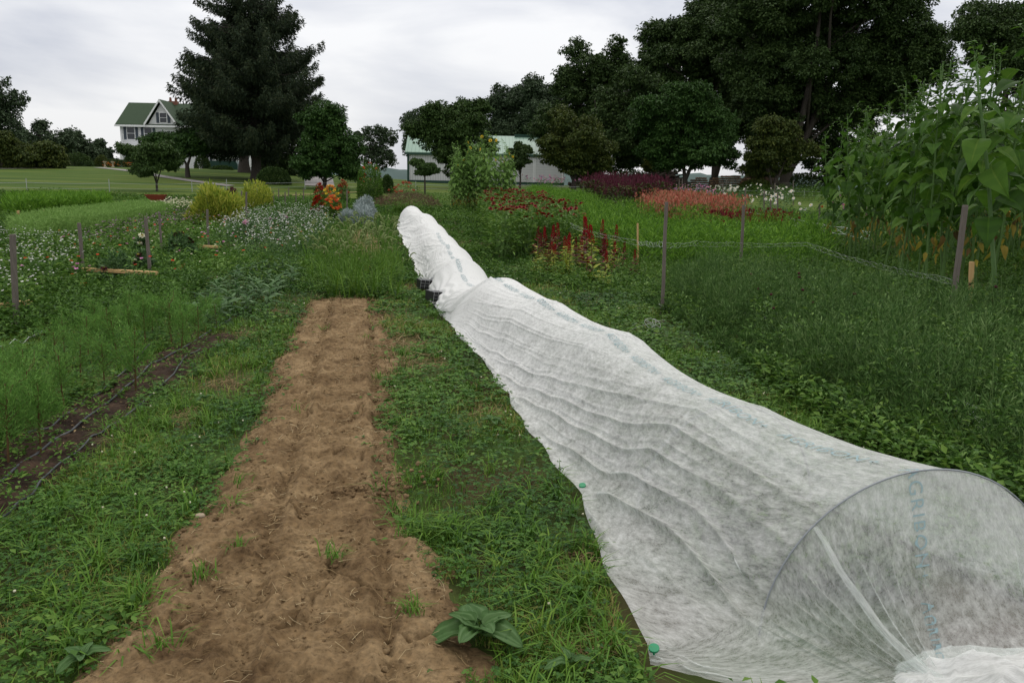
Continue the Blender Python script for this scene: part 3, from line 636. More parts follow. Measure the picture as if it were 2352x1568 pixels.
for y in ysl:
    x, nv, s, ns, f = section(y)
    mid = (4*f*(1-f))**.6
    far = ss((y-8.7)/1.0)
    dsp = foldlines(y, x, nv[0], s[:, 0])
    if HO[4] <= y < HO[5]:
        for a_, am in ((-.95, .03), (-.78, .04), (-.60, .035), (-.44, .045), (-.28, .035), (-.12, .03), (.06, .02)):
            uc = .05+(a_-.05)*min(1, f*1.15)**.75; wd_ = .022+.05*f; dsp += am*(4*f*(1-f))**.5*np.exp(-((U-uc)/wd_)**2)
    elif y >= HO[5]:
        g_ = U+.8*(f-.5)*(1 if int(y*.3) % 2 else .6); dsp += (.030*ridged(g_*4.5, y*.25, 13)+.015*ridged(g_*11, y*.45, 17))*mid**.6*np.clip(.75-U*.6, .3, 1)+.010*(fbm(U*26, y*3.2, 2, 23)-.5)*(U < .3)
    dsp += .02*(fbm(U*3, y*.6, 2, 31)-.5)*mid+.005*(fbm(U*18+y*2, y*3.5, 3, 37)-.5)
    dsp *= np.clip((s[:, 1]+.03)/.08, .25, 1)
    # loose hem: a rolled edge of gathered cloth on the left
    hem = np.exp(-((U+1)/.05)**2); zz = s[:, 1]+hem*(.02+.05*ridged(y*.9+U*6, U*3, 41)*(y > 3.3))
    rx = x+nv[0]*(s[:, 0]+ns[:, 0]*dsp)-0; ry = y+nv[1]*(s[:, 0]+ns[:, 0]*dsp)
    rx = rx-hem*.07*(vn(y*1.3, 0, 43)-.4)
    k = 1-ss((y-28.2)/.8)  # closes over the last hoop
    rz = (zz+ns[:, 1]*dsp)*np.sqrt(np.clip(k, 0, 1))
    rows.append(np.stack([rx, ry, rz+ter(rx, ry)+.02], 1))
    ar = np.concatenate([[0], np.cumsum(np.linalg.norm(np.diff(s, axis=0), axis=1))]); ic = np.argmax(s[:, 1])
    UVs.append(np.stack([np.full(NU, (y-2.86)*1.017), ar-ar[ic], 0*U], 1))
rows = np.array(rows); UVs = np.array(UVs)
# closed near end: every thread of the sheet runs from the first hoop down to the gathered tail
PIN = G(1503, 1522); _tp = G(2185, 1610); TAIL = np.array([_tp.x, _tp.y, .03])
r0 = rows[0]; fl = []; fuv = []; NF = 46
left = np.clip((-.30-U)/.70, 0, 1)
tgt = np.zeros((NU, 3))
pinv = np.array([PIN.x-.02, PIN.y-.03, .015])
tgt[:] = TAIL
tgt = TAIL[None]*(1-left[:, None])+pinv[None]*left[:, None]
tgt += np.stack([0*U, -.10*np.sin(left*PI), 0*U], 1)
tgt[:, 0] += np.where(U > .25, (U-.25)/.75*.85, 0); tgt[:, 1] += np.where(U > .25, (U-.25)/.75*.12, 0)
for j in range(1, NF+1):
    f = j/NF; p = r0*(1-f)+tgt*f
    sagz = -.10*np.sin(PI*f)*np.clip(1.1-left, .0, 1)*np.clip(r0[:, 2]/.5, 0, 1); p[:, 2] += sagz
    p[:, 1] -= .06*math.sin(PI*f)*np.clip(r0[:, 2]/.4, 0, 1)*0
    fo = 0*U
    for (uk, am) in ((-.42, .014), (-.36, .02), (-.30, .012), (-.25, .026), (-.20, .016), (-.155, .028), (-.11, .014), (-.07, .03), (-.03, .016), (.01, .034), (.06, .014), (.12, .024), (.22, .012), (.55, .02), (.72, .014)):
        k_ = (U-uk-.02*f*math.sin(uk*40))/(.008+.006*f); fo = fo+1.7*am*np.exp(-np.abs(k_)**1.4)*min(1, (f-.04)*4 if f > .04 else 0)*(1.1-.7*f)
    fo = fo+.010*(fbm(U*26, f*9+0*U, 3, 57)-.5)*math.sin(PI*f)
    p[:, 2] += fo*.6; p[:, 1] -= fo*.8
    p[:, 2] = np.maximum(p[:, 2], .015+.02*ridged(U*18, f*4+0*U, 61)*left)
    fl.append(p); fuv.append(np.stack([np.full(NU, -f*1.1), UVs[0][:, 1]*(1-f*.5), 0*U], 1))
S3 = np.concatenate([np.array(fl)[::-1], rows]); SU = np.concatenate([np.array(fuv)[::-1], UVs]); NR = len(S3)
cover = empty('row_cover', (1.0, 6, 0), 0, 'long white translucent fabric tunnel over hoops running beside the bare soil bed', 'row cover')
def child_at(o, parent):
    o.parent = parent; o.matrix_parent_inverse = Matrix.Translation(-Vector(parent.location))
i = np.arange((NR-1)*(NU-1)); r = i//(NU-1); c = i % (NU-1); o4 = r*NU+c
b = B(); b.add(S3.reshape(-1, 3), np.stack([o4, o4+1, o4+NU+1, o4+NU], 1)); fab = b.obj('fabric', 'fabric')
at_ = fab.data.attributes.new('cloth_uv', 'FLOAT_VECTOR', 'POINT'); at_.data.foreach_set('vector', SU.reshape(-1).astype(np.float32)); child_at(fab, cover)
# doubled fold of loose cloth hanging down the closed end
iu = int(NU*.47); js = range(0, NF+1); strip = []
for j in js:
    f = j/NF; q = S3[NF-j, iu]; wd = .022+.035*f; 
    for k in range(5): strip.append((q[0]+wd*(k/4-.2)+.004*math.sin(f*23), q[1]-.004-.016*math.sin(min(1, f*4)*PI/2)-.006*math.sin(k), q[2]+.004+.02*math.sin(k/4*PI)*f))
b = B(); n5 = len(js); NS = len(strip); b.add(np.array(strip), [(a*5+k, a*5+k+1, a*5+k+6, a*5+k+5) for a in range(n5-1) for k in range(4)])
ff = b.obj('end_fold', 'fabric'); child_at(ff, cover)
av = ff.data.attributes.new('cloth_uv', 'FLOAT_VECTOR', 'POINT'); av.data.foreach_set('vector', np.stack([np.repeat(np.linspace(.2, -.4, n5), 5), np.tile(np.linspace(0, .2, 5), n5), 0*np.ones(NS)], 1).ravel().astype(np.float32))
# crumpled surplus of the sheet bunched on the ground
nx_, ny_ = 90, 60; c0x, c0y = G(2260, 1600).x, G(2260, 1600).y; X, Y = np.meshgrid(np.linspace(-.30, .62, nx_), np.linspace(-.42, .26, ny_)); rr_ = np.clip(1-((X-.15)/.47)**2-((Y+.08)/.34)**2+.5*(fbm(X*5, Y*5, 3, 91)-.5), 0, 1)
Zc = .02+.09*rr_**.7*(.3+fbm(X*4, Y*4, 3, 92))+.05*ridged(X*5+Y*4, Y*3-X, 93)*rr_**.5+.02*ridged(X*13-Y*6, Y*9, 94)*rr_**.5; b = B(); i = np.arange((ny_-1)*(nx_-1)); r = i//(nx_-1); c = i % (nx_-1); o_ = r*nx_+c; f4 = np.stack([o_, o_+1, o_+nx_+1, o_+nx_], 1); f4 = f4[(rr_.ravel()[f4] > .01).all(1)]
b.add(np.stack([X+c0x, Y+c0y, Zc], -1).reshape(-1, 3), f4); gb = b.obj('gathered_end', 'fabric'); child_at(gb, cover); av = gb.data.attributes.new('cloth_uv', 'FLOAT_VECTOR', 'POINT'); av.data.foreach_set('vector', np.stack([X*.5+3.0, Y, 0*X], -1).ravel().astype(np.float32))
for k, y in enumerate(HO):
    x, nv, s, ns, f = section(y); w = .65-.21*min(1, max(0, (y-2.86)/1.6)); H = rise(np.array([y]))[0][0]
    an = np.linspace(0, PI, 40); b = B()
    kk = .955 if k else 1.004
    tube(b, [(x+nv[0]*w*kk*math.cos(t), y+nv[1]*w*kk*math.cos(t)-(.006 if k == 0 else 0), tz(x, y)+.02+H*(kk+.004)*math.sin(t)) for t in an], .0045 if k else .0036, 6)
    child_at(b.obj('hoop', 'hoop'), cover)
# printed lettering lying on the cloth, one word after another towards the camera
def surf(sx_, ux_):
    """point on the cloth at length sx_ (from first hoop) and width ux_ (from crest)"""
    col = SU[:, NU//2, 0]; r_ = np.interp(sx_, col, np.arange(NR)); i0 = int(min(NR-2, max(0, math.floor(r_)))); fr = r_-i0
    def at_row(i): 
        a = SU[i, :, 1]; return np.array([np.interp(ux_, a, S3[i, :, d]) for d in range(3)])
    return at_row(i0)*(1-fr)+at_row(i0+1)*fr
fc = bpy.data.curves.new('word', 'FONT'); fc.body = 'AGRIBON+'; fc.size = .088; fc.space_character = 1.15; fc.offset = -.0005
fo_ = bpy.data.objects.new('word', fc); COL.objects.link(fo_); dg = bpy.context.evaluated_depsgraph_get(); dg.update()
wm = bpy.data.meshes.new_from_object(fo_.evaluated_get(dg)); bpy.data.objects.remove(fo_)
bm = bmesh.new(); bm.from_mesh(wm); bmesh.ops.triangulate(bm, faces=bm.faces)
for it in range(3):
    le = [e_ for e_ in bm.edges if e_.calc_length() > .02]
    if le: bmesh.ops.subdivide_edges(bm, edges=le, cuts=1); bmesh.ops.triangulate(bm, faces=bm.faces)
WV = np.array([v.co[:2] for v in bm.verts]); WF = [[v.index for v in f.verts] for f in bm.faces]; bm.free()
s0 = 14.0; wl = WV[:, 0].max(); U0 = -.09
while s0 > -1.1:
    vs = []; b = B()
    for (tx, ty) in WV:
        s_ = s0-tx; u_ = U0+ty; p = surf(s_, u_); px_ = surf(s_-.01, u_)-p; pu = surf(s_, u_+.01)-p; nm = np.cross(px_, pu); nm = nm/(np.linalg.norm(nm)+1e-9)
        if nm[2] < 0: nm = -nm
        vs.append(p+nm*.008)
    b.add(vs, WF); s0 -= wl+.10; child_at(b.obj('printed_word', 'ink'), cover)
# seedlings growing under the cover, seen through it
b = B(); y = RNG.uniform(3.05, 9, 1500); x = np.interp(y, CY, CX)+RNG.uniform(-.28, .28, 1500); P = z3(np.column_stack([x, y]))
leafy(b, P, RNG.uniform(.05, .24, 1500), .05, 10); wisps(b, P[:600], .26, 6, .05, .012)
tag(b.obj('covered_weeds', 'weed'), 'green seedlings and weeds growing underneath the white fabric', 'weeds', kind='stuff')
# green-headed ground staples holding the hem
for k, (px, py, lb) in enumerate([(1500, 1524, 'green plastic pin through the near corner of the white fabric'), (1424-1, 1207-1, ''), (1337, 1137, 'green plastic pin holding the fabric hem halfway along its near skirt')]):
    if not lb: continue
    p = G(px, py); b = B(); a_ = [(0, 0, 0)]; 
    tube(b, [(0, 0, 0), (0, 0, .008)], .019, 14); tube(b, [(0, 0, -.03), (0, 0, 0)], .004, 6)
    o = b.obj('ground_pin', 'greenplastic'); o.location = (p.x, p.y, p.z+(.055 if k == 0 else .05)); o.rotation_euler = (.3, -.1, 0); tag(o, lb, 'pin')
# two black seed trays weighing the hem down
for k, (px, py, rz, lb) in enumerate([(978, 668, .35, 'black wire-ribbed tray lying across the hem, the farther of two'), (1002, 697, .55, 'black wire-ribbed tray lying across the hem, the nearer of two')]):
    p = G(px, py+8); t_ = empty('weight_tray', (p.x+.10, p.y-.03, p.z+.09), rz, lb, 'tray', 'black trays weighing down the white fabric')
    t_.rotation_euler = (.0, .10, rz); b = B(); w_, d_, h_ = .27, .15, .15
    b.box((-w_, -d_, 0), (w_, d_, h_*.86)); b.box((-w_-.006, -d_-.006, h_*.86), (w_+.006, d_+.006, h_)); b.obj('body', 'black', t_, smooth=False)
    b = B()
    for q in np.linspace(-w_, w_, 8):
        tube(b, [(q, -d_-.009, 0), (q+.01, -d_-.009, h_+.003), (q+.01, d_+.009, h_+.003)], .0016, 4)
    for zq in (.05, .10): tube(b, [(-w_, -d_-.010, zq), (w_, -d_-.010, zq+.006)], .0012, 4)
    b.obj('wire_mesh', 'wire', t_); t_.scale = (.8, .8, .85)

# ---------------------------------------------------------------- trees
def limb(b, p0, p1, r0, r1, sag=.1, sides=6, k=6):
    p0, p1 = Vector(p0), Vector(p1); L = (p1-p0).length; off = Vector((random.uniform(-1, 1), random.uniform(-1, 1), random.uniform(0, 1)))*L*sag
    pts = [p0.lerp(p1, i/(k-1))+off*math.sin(PI*i/(k-1)) for i in range(k)]; tube(b, pts, np.linspace(r0, r1, k), sides, cap=False)
def tree(name, label, base, d, lobes, mt, leaf=.24, dens=1.0, trunk_r=.25, group='trees', forks=1, clump=.13, bmat='bark', dz=.8, fork_h=.25, loose=1.0, seed=None, basepix=None):
    """lobes = (px, py, rx, ry) of the crown seen at distance d; base = px column of the trunk"""
    rng = np.random.default_rng(seed if seed is not None else abs(hash((base, d))) % 99999); random.seed(int(base*7+d))
    if basepix is not None: g0 = at(base, basepix, d); bx = g0.x
    else: bx = at(base, 415, d).x
    bz = tz(bx, d); k = 1024/2352*d/F
    root = empty(name, (bx, d, bz-.05), 0, label, 'tree', group)
    Ls = []
    gx_ = 1.13 if base > 1200 else 1.05
    for (px, py, rx, ry) in lobes:
        rx, ry = rx*gx_, ry*gx_; c = at(px, py, d); y0_ = rng.uniform(-.35, .35)*rx*k; Ls.append((c.x-bx, y0_, c.z-bz, rx*k*.72, ry*k*.72))
        for q in range(7):
            u = rdir(1, rng)[0]*rng.uniform(.6, 1.08); sz = rng.uniform(.22, .48); Ls.append((c.x-bx+u[0]*rx*k, y0_+u[1]*rx*k*.8, c.z-bz+u[2]*ry*k*.95, rx*k*sz, ry*k*sz*rng.uniform(.7, 1.1)))
    W_ = max(l[3] for l in Ls); b = B(); cc = []
    for (cx, cy, cz, rx, rz) in Ls:
        cr = clump*W_*rng.uniform(.85, 1.15); nvol = int(max(5, dens**.5*(rx*rz*rx*dz)**(2/3)/cr**2*5.0))
        u = rdir(nvol, rng)*(rng.uniform(.08, 1, (nvol, 1))**.42); cen = u*[rx, rx*dz, rz]+[cx, cy, cz]; cc.append(cen)
        ne = int(nvol*.22); ue = rdir(ne, rng); ue[:, 2] = np.abs(ue[:, 2])*1.1-.25; ce = ue*[rx, rx*dz, rz]*rng.uniform(1.02, 1.30, (ne, 1))+[cx, cy, cz]; cen = np.concatenate([cen, ce]); nvol += ne
        crs = cr*rng.uniform(.55, 1.3, nvol); crs[-ne:] *= .55; nl = np.maximum(8, (crs**2*9*dens*loose/(leaf*leaf*.5)).astype(int))
        idx = np.repeat(np.arange(nvol), nl); n = len(idx)
        v = rdir(n, rng)*(rng.uniform(0, 1, (n, 1))**.4)*crs[idx][:, None]*[1, 1, .62]
        v[:, 2] -= .25*np.hypot(v[:, 0], v[:, 1])
        P = cen[idx]+v; D = nrm(v+rdir(n, rng)*.5*crs[idx][:, None]+[0, 0, -.1]); N = nrm(rdir(n, rng)*.7+[0, 0, 1])
        L = leaf*rng.uniform(.6, 1.35, n); leaf4(b, P, D, N, L, L*.55, np.clip(rng.uniform(0, .75, n)+rng.uniform(0, .3, nvol)[idx], 0, 1), fold=.15)
    b.obj('crown', mt, root)
    cc = np.concatenate(cc); cc = cc[cc[:, 2] > .1]
    lowz = min(c[2]-c[4] for c in Ls); topz = max(c[2]+c[4]*.5 for c in Ls); mx_ = np.mean([c[0] for c in Ls])
    b = B(); fh = max(.4, lowz*(.8 if forks == 1 else fork_h)+.2)
    starts = []
    if forks == 1:
        tp = Vector((mx_*.5, 0, topz*.8)); limb(b, (0, 0, -.1), tp, trunk_r, trunk_r*.2, .03, 9, 8); starts = [(Vector((0, 0, -.1)), tp)]
        tube(b, [(0, 0, -.15), (0, 0, trunk_r*1.2)], [trunk_r*1.7, trunk_r], 9, cap=False)
    else:
        tube(b, [(0, 0, -.15), (0, 0, fh)], [trunk_r*1.5, trunk_r], 9, cap=False)
        for f in range(forks):
            a_ = (f-(forks-1)/2)/max(1, forks-1)*2; tp = Vector((a_*W_*.75+mx_*.4, random.uniform(-.3, .3)*W_, topz*.75)); limb(b, (0, 0, fh*.9), tp, trunk_r*.75, trunk_r*.15, .08, 7, 7); starts.append((Vector((0, 0, fh)), tp))
    for q in cc[rng.permutation(len(cc))[:26]]:
        q = Vector(q); s0_, s1_ = starts[int(rng.integers(len(starts)))]; hh = max(.12, min(.9, (q.z/max(.1, topz)-.22)))
        limb(b, s0_.lerp(s1_, hh), q, trunk_r*.32, trunk_r*.06, .08, 5, 5)
    b.obj('trunk', bmat, root); return root
FARG = 'trees beyond the garden'
# left-hand tree line
tree('tree', 'tall tree with ragged top at the far left end of the tree line', 8, 96, [(8, 225, 36, 40), (0, 285, 60, 50), (-50, 250, 60, 70), (40, 330, 40, 50), (-60, 350, 70, 60)], 'tree_blue', .3, .9, .4, FARG, loose=.8)
tree('tree', 'broad grey-green tree in the left tree line behind the rusty-leaved pair', 100, 100, [(90, 320, 50, 40), (60, 345, 55, 50), (140, 330, 38, 40), (110, 370, 60, 35)], 'tree_blue', .3, 1, .35, FARG)
tree('tree', 'grey-green tree with a bumpy crown right of the left tree line', 175, 104, [(170, 330, 36, 36), (190, 350, 40, 36), (150, 370, 50, 36), (205, 375, 30, 26)], 'tree_blue', .3, 1, .3, FARG)
tree('tree', 'smallest rounded tree ending the tree line left of the farmhouse', 232, 108, [(226, 345, 26, 26), (242, 362, 20, 26), (215, 375, 28, 24), (250, 385, 18, 14)], 'tree_blue', .28, 1, .25, FARG)
tree('fruit_tree', 'low rusty-green tree at the left frame edge across the lawn', 8, 78, [(15, 335, 55, 32), (-30, 345, 50, 38), (40, 355, 38, 28)], 'tree_olive', .24, 1.1, .14, 'low rusty-green trees by the left tree line', forks=2)
tree('fruit_tree', 'low rusty-green tree across the lawn, second in from the left edge', 105, 80, [(95, 345, 45, 26), (130, 352, 26, 24), (75, 365, 40, 22), (110, 378, 38, 18)], 'tree_olive', .24, 1.1, .13, 'low rusty-green trees by the left tree line', forks=2)
# around the house
tree('ornamental_tree', 'small spreading ornamental tree alone on the lawn before the farmhouse', 361, 52, [(352, 352, 52, 24), (312, 346, 34, 16), (388, 366, 30, 26), (346, 376, 44, 18), (292, 334, 22, 9), (372, 338, 34, 16)], 'tree_mid', .15, 1.1, .06, FARG, forks=3, fork_h=.35, basepix=440)
tree('ornamental_tree', 'dark tree on the lawn hiding the farmhouse dormer', 432, 70, [(415, 318, 50, 28), (452, 322, 50, 34), (372, 314, 32, 16), (425, 338, 40, 14)], 'tree_deep', .2, 1.1, .16, FARG, forks=2, fork_h=.5)
tree('maple_tree', 'dense dome-shaped maple in front of the gravel drive', 744, 62, [(745, 285, 46, 48), (725, 330, 46, 50), (785, 330, 40, 52), (750, 370, 66, 38), (712, 372, 34, 34), (795, 372, 30, 34), (752, 256, 30, 24)], 'tree_deep', .19, 1.25, .17, FARG, clump=.2)
tree('tree', 'thin pale grey-green tree between the maple and the barn', 862, 84, [(868, 330, 34, 34), (835, 312, 22, 24), (885, 355, 26, 28), (850, 362, 30, 26), (875, 300, 20, 14)], 'tree_blue', .2, .55, .10, FARG, forks=3, clump=.17, loose=.55)
tree('tree', 'dark low spreading tree beneath the right side of the spruce', 650, 88, [(640, 372, 44, 26), (668, 380, 34, 22), (610, 372, 30, 24)], 'tree_dark', .24, 1.2, .2, FARG)
# barn front
tree('tree', 'rounded green tree growing in front of the left half of the barn', 1050, 74, [(1030, 285, 66, 50), (1072, 258, 48, 42), (1000, 315, 46, 40), (1085, 325, 46, 60), (1045, 345, 56, 40), (990, 258, 30, 26)], 'tree_mid', .22, 1.15, .2, FARG)
tree('tree', 'pale-edged tree rising behind the left end of the barn', 960, 118, [(955, 290, 34, 34), (975, 265, 30, 28), (940, 320, 18, 30)], 'tree_blue', .26, .7, .2, FARG, loose=.7)
tree('tree', 'small dark tree at the centre of the barn wall', 1195, 76, [(1192, 352, 24, 26), (1180, 375, 24, 18), (1206, 338, 18, 12)], 'tree_dark', .2, 1, .1, FARG)
tree('sapling', 'slender young sapling with a flat crown before the barn', 976, 58, [(978, 378, 26, 10), (960, 366, 16, 8), (992, 388, 22, 7), (972, 392, 18, 6)], 'tree_mid', .16, .9, .05, FARG, forks=2, fork_h=.8, basepix=432)
# behind and right of the barn
tree('tree', 'distant tree with a notched top behind the barn ridge', 1165, 128, [(1160, 225, 42, 38), (1135, 250, 30, 44), (1180, 265, 56, 50), (1150, 300, 60, 40)], 'tree_blue', .34, .95, .35, FARG)
tree('tree', 'distant rounded tree behind the right half of the barn', 1240, 124, [(1235, 222, 48, 40), (1260, 260, 46, 50), (1220, 290, 60, 46)], 'tree_blue', .34, 1, .35, FARG)
tree('tree', 'tall domed tree rising right of the barn', 1370, 98, [(1355, 165, 66, 56), (1410, 145, 50, 44), (1335, 230, 62, 56), (1420, 210, 62, 60), (1390, 280, 80, 56), (1310, 190, 34, 34), (1440, 300, 60, 60), (1280, 270, 50, 50)], 'tree_dark', .3, 1.05, .45, FARG)
tree('tree', 'dark tree with a leaning split trunk beside the log pile', 1375, 80, [(1440, 260, 70, 60), (1420, 320, 64, 40), (1480, 300, 50, 50), (1470, 220, 60, 60), (1440, 365, 40, 22)], 'tree_dark', .25, 1, .34, FARG, forks=2, fork_h=.5)
tree('fruit_tree', 'spreading rusty-olive tree covering the right end of the barn', 1318, 70, [(1300, 295, 46, 46), (1335, 320, 60, 50), (1275, 350, 46, 34), (1370, 340, 40, 44), (1325, 372, 66, 26), (1296, 262, 28, 20)], 'tree_olive', .2, 1.15, .18, FARG, forks=2, fork_h=.7)
tree('tree', 'broad dense tree with forked trunk behind the purple flower bed', 1573, 72, [(1580, 235, 80, 52), (1560, 300, 88, 60), (1640, 290, 56, 60), (1520, 330, 46, 42), (1610, 345, 70, 40), (1540, 365, 44, 24), (1660, 345, 30, 30)], 'tree_deep', .23, 1.2, .24, FARG, forks=2, fork_h=.5)
tree('oak_tree', 'tall oak behind the firewood, left of the biggest oak', 1640, 92, [(1545, 100, 66, 56), (1600, 150, 86, 60), (1665, 90, 86, 80), (1500, 130, 34, 44), (1660, 190, 90, 70), (1520, 190, 56, 50), (1700, 40, 70, 50), (1620, 40, 60, 40), (1560, 70, 50, 34), (1540, 250, 70, 50), (1700, 270, 90, 60), (1690, -20, 90, 50)], 'tree_dark', .3, 1.1, .5, FARG, forks=2)
tree('oak_tree', 'biggest oak, its dark crown filling the upper right sky', 1800, 78, [(1840, 60, 120, 90), (1960, 10, 130, 90), (2060, 90, 90, 84), (1900, 150, 130, 84), (1780, 160, 90, 80), (2030, 160, 80, 56), (1830, 240, 100, 70), (1920, 250, 80, 60), (1750, 20, 90, 60), (2110, 110, 44, 60), (1950, -90, 170, 70), (1740, 240, 80, 60), (1990, 230, 70, 40)], 'tree_dark', .27, 1.1, .55, FARG, forks=3)
tree('oak_tree', 'dark-leaved tree entering at the upper right corner', 2330, 60, [(2280, 30, 80, 50), (2350, 60, 80, 70), (2230, 62, 44, 30), (2320, 120, 60, 40), (2250, 115, 34, 26), (2420, 140, 100, 120)], 'tree_dark', .22, .8, .35, FARG, forks=2, loose=.8)
tree('fruit_tree', 'rusty-green low tree under the biggest oak by the sunflowers', 1775, 68, [(1785, 300, 48, 34), (1745, 335, 44, 36), (1820, 340, 44, 44), (1775, 375, 60, 32)], 'tree_olive', .2, 1.15, .16, FARG, forks=2)
tree('tree', 'dark shrubby tree beneath the sunflowers at the far field edge', 1900, 84, [(1880, 350, 60, 50), (1980, 360, 80, 50), (2080, 370, 80, 60), (2200, 350, 100, 80)], 'tree_dark', .3, 1, .2, FARG)
tree('small_tree', 'small yellow-green tree between two dark trunks near the log pile', 1492, 86, [(1490, 372, 26, 20), (1508, 384, 20, 14)], 'tree_yellow', .2, .8, .08, FARG)

def spruce(name, label, px, d, prof, trunk_r, seed):
    rng = np.random.default_rng(seed); random.seed(seed); g0 = at(px, 412, d); bx = g0.x; bz = tz(bx, d); k = 1024/2352*d/F
    root = empty(name, (bx, d, bz-.05), 0, label, 'tree', FARG)
    zs = [(at(px, y, d).z-bz, r*k) for y, r in prof]; zs.sort(); zz = np.array([q[0] for q in zs]); rr = np.array([q[1] for q in zs]); top = zz[-1]
    b = B(); tube(b, [(0, 0, -.1), (0, 0, 1), (.1, 0, top*.5), (0, 0, top)], [trunk_r*1.5, trunk_r, trunk_r*.7, .03], 10, cap=False); tr_ = b
    b = B(); z = zz[0]
    while z < top-.2:
        R = float(np.interp(z, zz, rr)); nb = int(rng.integers(7, 11))
        for q in range(nb):
            az = rng.uniform(0, 2*PI); L = R*rng.uniform(.72, 1.22)*(1 if rng.uniform() < .85 else .75); zc = z+rng.uniform(-.7, .7); up = .18*(zc/top)+.02
            t = np.linspace(0, 1, 7); dirv = np.array([math.cos(az), math.sin(az)])
            px_ = dirv[0]*L*t; py_ = dirv[1]*L*t; pz_ = zc+L*(up*t*1.0-.42*t*(1-.62*t)*1.3+.16*t**3)
            tube(tr_, np.column_stack([px_, py_, pz_])[:6], np.linspace(.05+.012*L, .012, 6), 4, cap=False)
            n = int(55+L*115); s = rng.uniform(.12, 1, n)**.75; C = np.column_stack([np.interp(s, t, px_), np.interp(s, t, py_), np.interp(s, t, pz_)])
            side = rng.normal(0, 1, n)*(.07+.14*L*(1-s)*.9+.05); C[:, 0] += -dirv[1]*side; C[:, 1] += dirv[0]*side; C[:, 2] += rng.uniform(-.85, .03, n)*np.clip(.30*L, .15, .85)
            D = np.column_stack([dirv[0]*.5+rng.normal(0, .45, n), dirv[1]*.5+rng.normal(0, .45, n), -rng.uniform(-.15, 1.5, n)])
            LL = rng.uniform(.16, .42, n); leaf4(b, C, D, rdir(n, rng), LL, LL*.26, np.clip(rng.uniform(0, .8, n)+(s > .85)*.15, 0, 1), fold=.1)
        z += rng.uniform(.30, .5)*(.8+.4*z/top)
    b.obj('crown', 'spruce', root); tr_.obj('trunk', 'bark', root); return root
spruce('spruce_tree', 'towering dark spruce with drooping boughs beside the farmhouse', 590, 72, [(318, 118), (308, 135), (290, 150), (250, 165), (200, 152), (150, 146), (100, 128), (50, 112), (0, 88), (-40, 52), (-90, 4)], .42, 11)
spruce('spruce_tree', 'second dark spruce trunk close to the white house wing', 562, 86, [(285, 60), (270, 85), (250, 100), (180, 80), (100, 60), (20, 8)], .5, 12)

def bush(name, label, px, py, d, rx, ry, mt, leaf=.08, n=5000, cat='bush', group=None, dome=True):
    c = at(px, py, d); bz = tz(c.x, d); k = 1024/2352*d/F; root = empty(name, (c.x, d, bz-.03), 0, label, cat, group); R, H = rx*k, 2*ry*k
    u = rdir(n)*(RNG.uniform(.5, 1, (n, 1))**.35); u[:, 2] = np.abs(u[:, 2]) if dome else u[:, 2]; lump = 1+.22*(fbm(u[:, 0]*3+px, u[:, 2]*3+u[:, 1]*3, 3, 3)-.5)
    P = u*np.stack([R*lump, R*.8*lump, (H if dome else H/2)*lump], 1)+[0, 0, .03 if dome else H/2]
    b = B(); leaf4(b, P, u+rdir(n)*.7, nrm(u+rdir(n)*.6), leaf*RNG.uniform(.6, 1.3, n), leaf*.5, RNG.uniform(0, 1, n))
    b.obj('foliage', mt, root); b = B()
    for q in range(5): limb(b, (0, 0, 0), (random.uniform(-.5, .5)*R, random.uniform(-.4, .4)*R, H*.6), .03, .01)
    b.obj('stems', 'bark', root); return root
bush('bush', 'trimmed rounded green bush in front of the spruce trunk', 629, 404, 66, 39, 19, 'tree_mid', .13, 7000)
bush('bush', 'dark upright clipped bush to the right of the tall orange-flowered shrub', 890, 410, 58, 14, 21, 'tree_mid', .11, 3500)
bush('bush', 'low dark dome bush below the left corner of the farmhouse', 270, 388, 92, 26, 8, 'tree_dark', .16, 2500)
bush('bush', 'reddish-tipped round bush against the farmhouse porch', 303, 383, 96, 16, 16, 'tree_dark', .16, 2500)
bush('bush', 'dark round bush under the farmhouse window near the wing', 465, 386, 94, 17, 15, 'tree_dark', .16, 2500)
bush('bush', 'pale bush hiding the foot of the farmhouse wall left of the lawn trees', 235, 388, 96, 16, 12, 'tree_olive', .16, 1500)
bush('bush', 'dark bush at the foot of the left tree line', 175, 392, 92, 40, 14, 'tree_dark', .2, 3000)
bush('bush', 'low leafy bed plants along the house wing wall', 510, 394, 92, 26, 4, 'tree_mid', .16, 1500)
bush('bush', 'dark thicket between the tree trunks left of the firewood', 1450, 398, 88, 62, 20, 'tree_dark', .2, 3500)
bush('bush', 'dark thicket under the biggest oak beside the mulch mound', 1850, 405, 86, 70, 20, 'tree_dark', .22, 4500)
bush('bush', 'low green shrub row in front of the brush pile', 1740, 405, 78, 45, 14, 'tree_olive', .2, 3500)

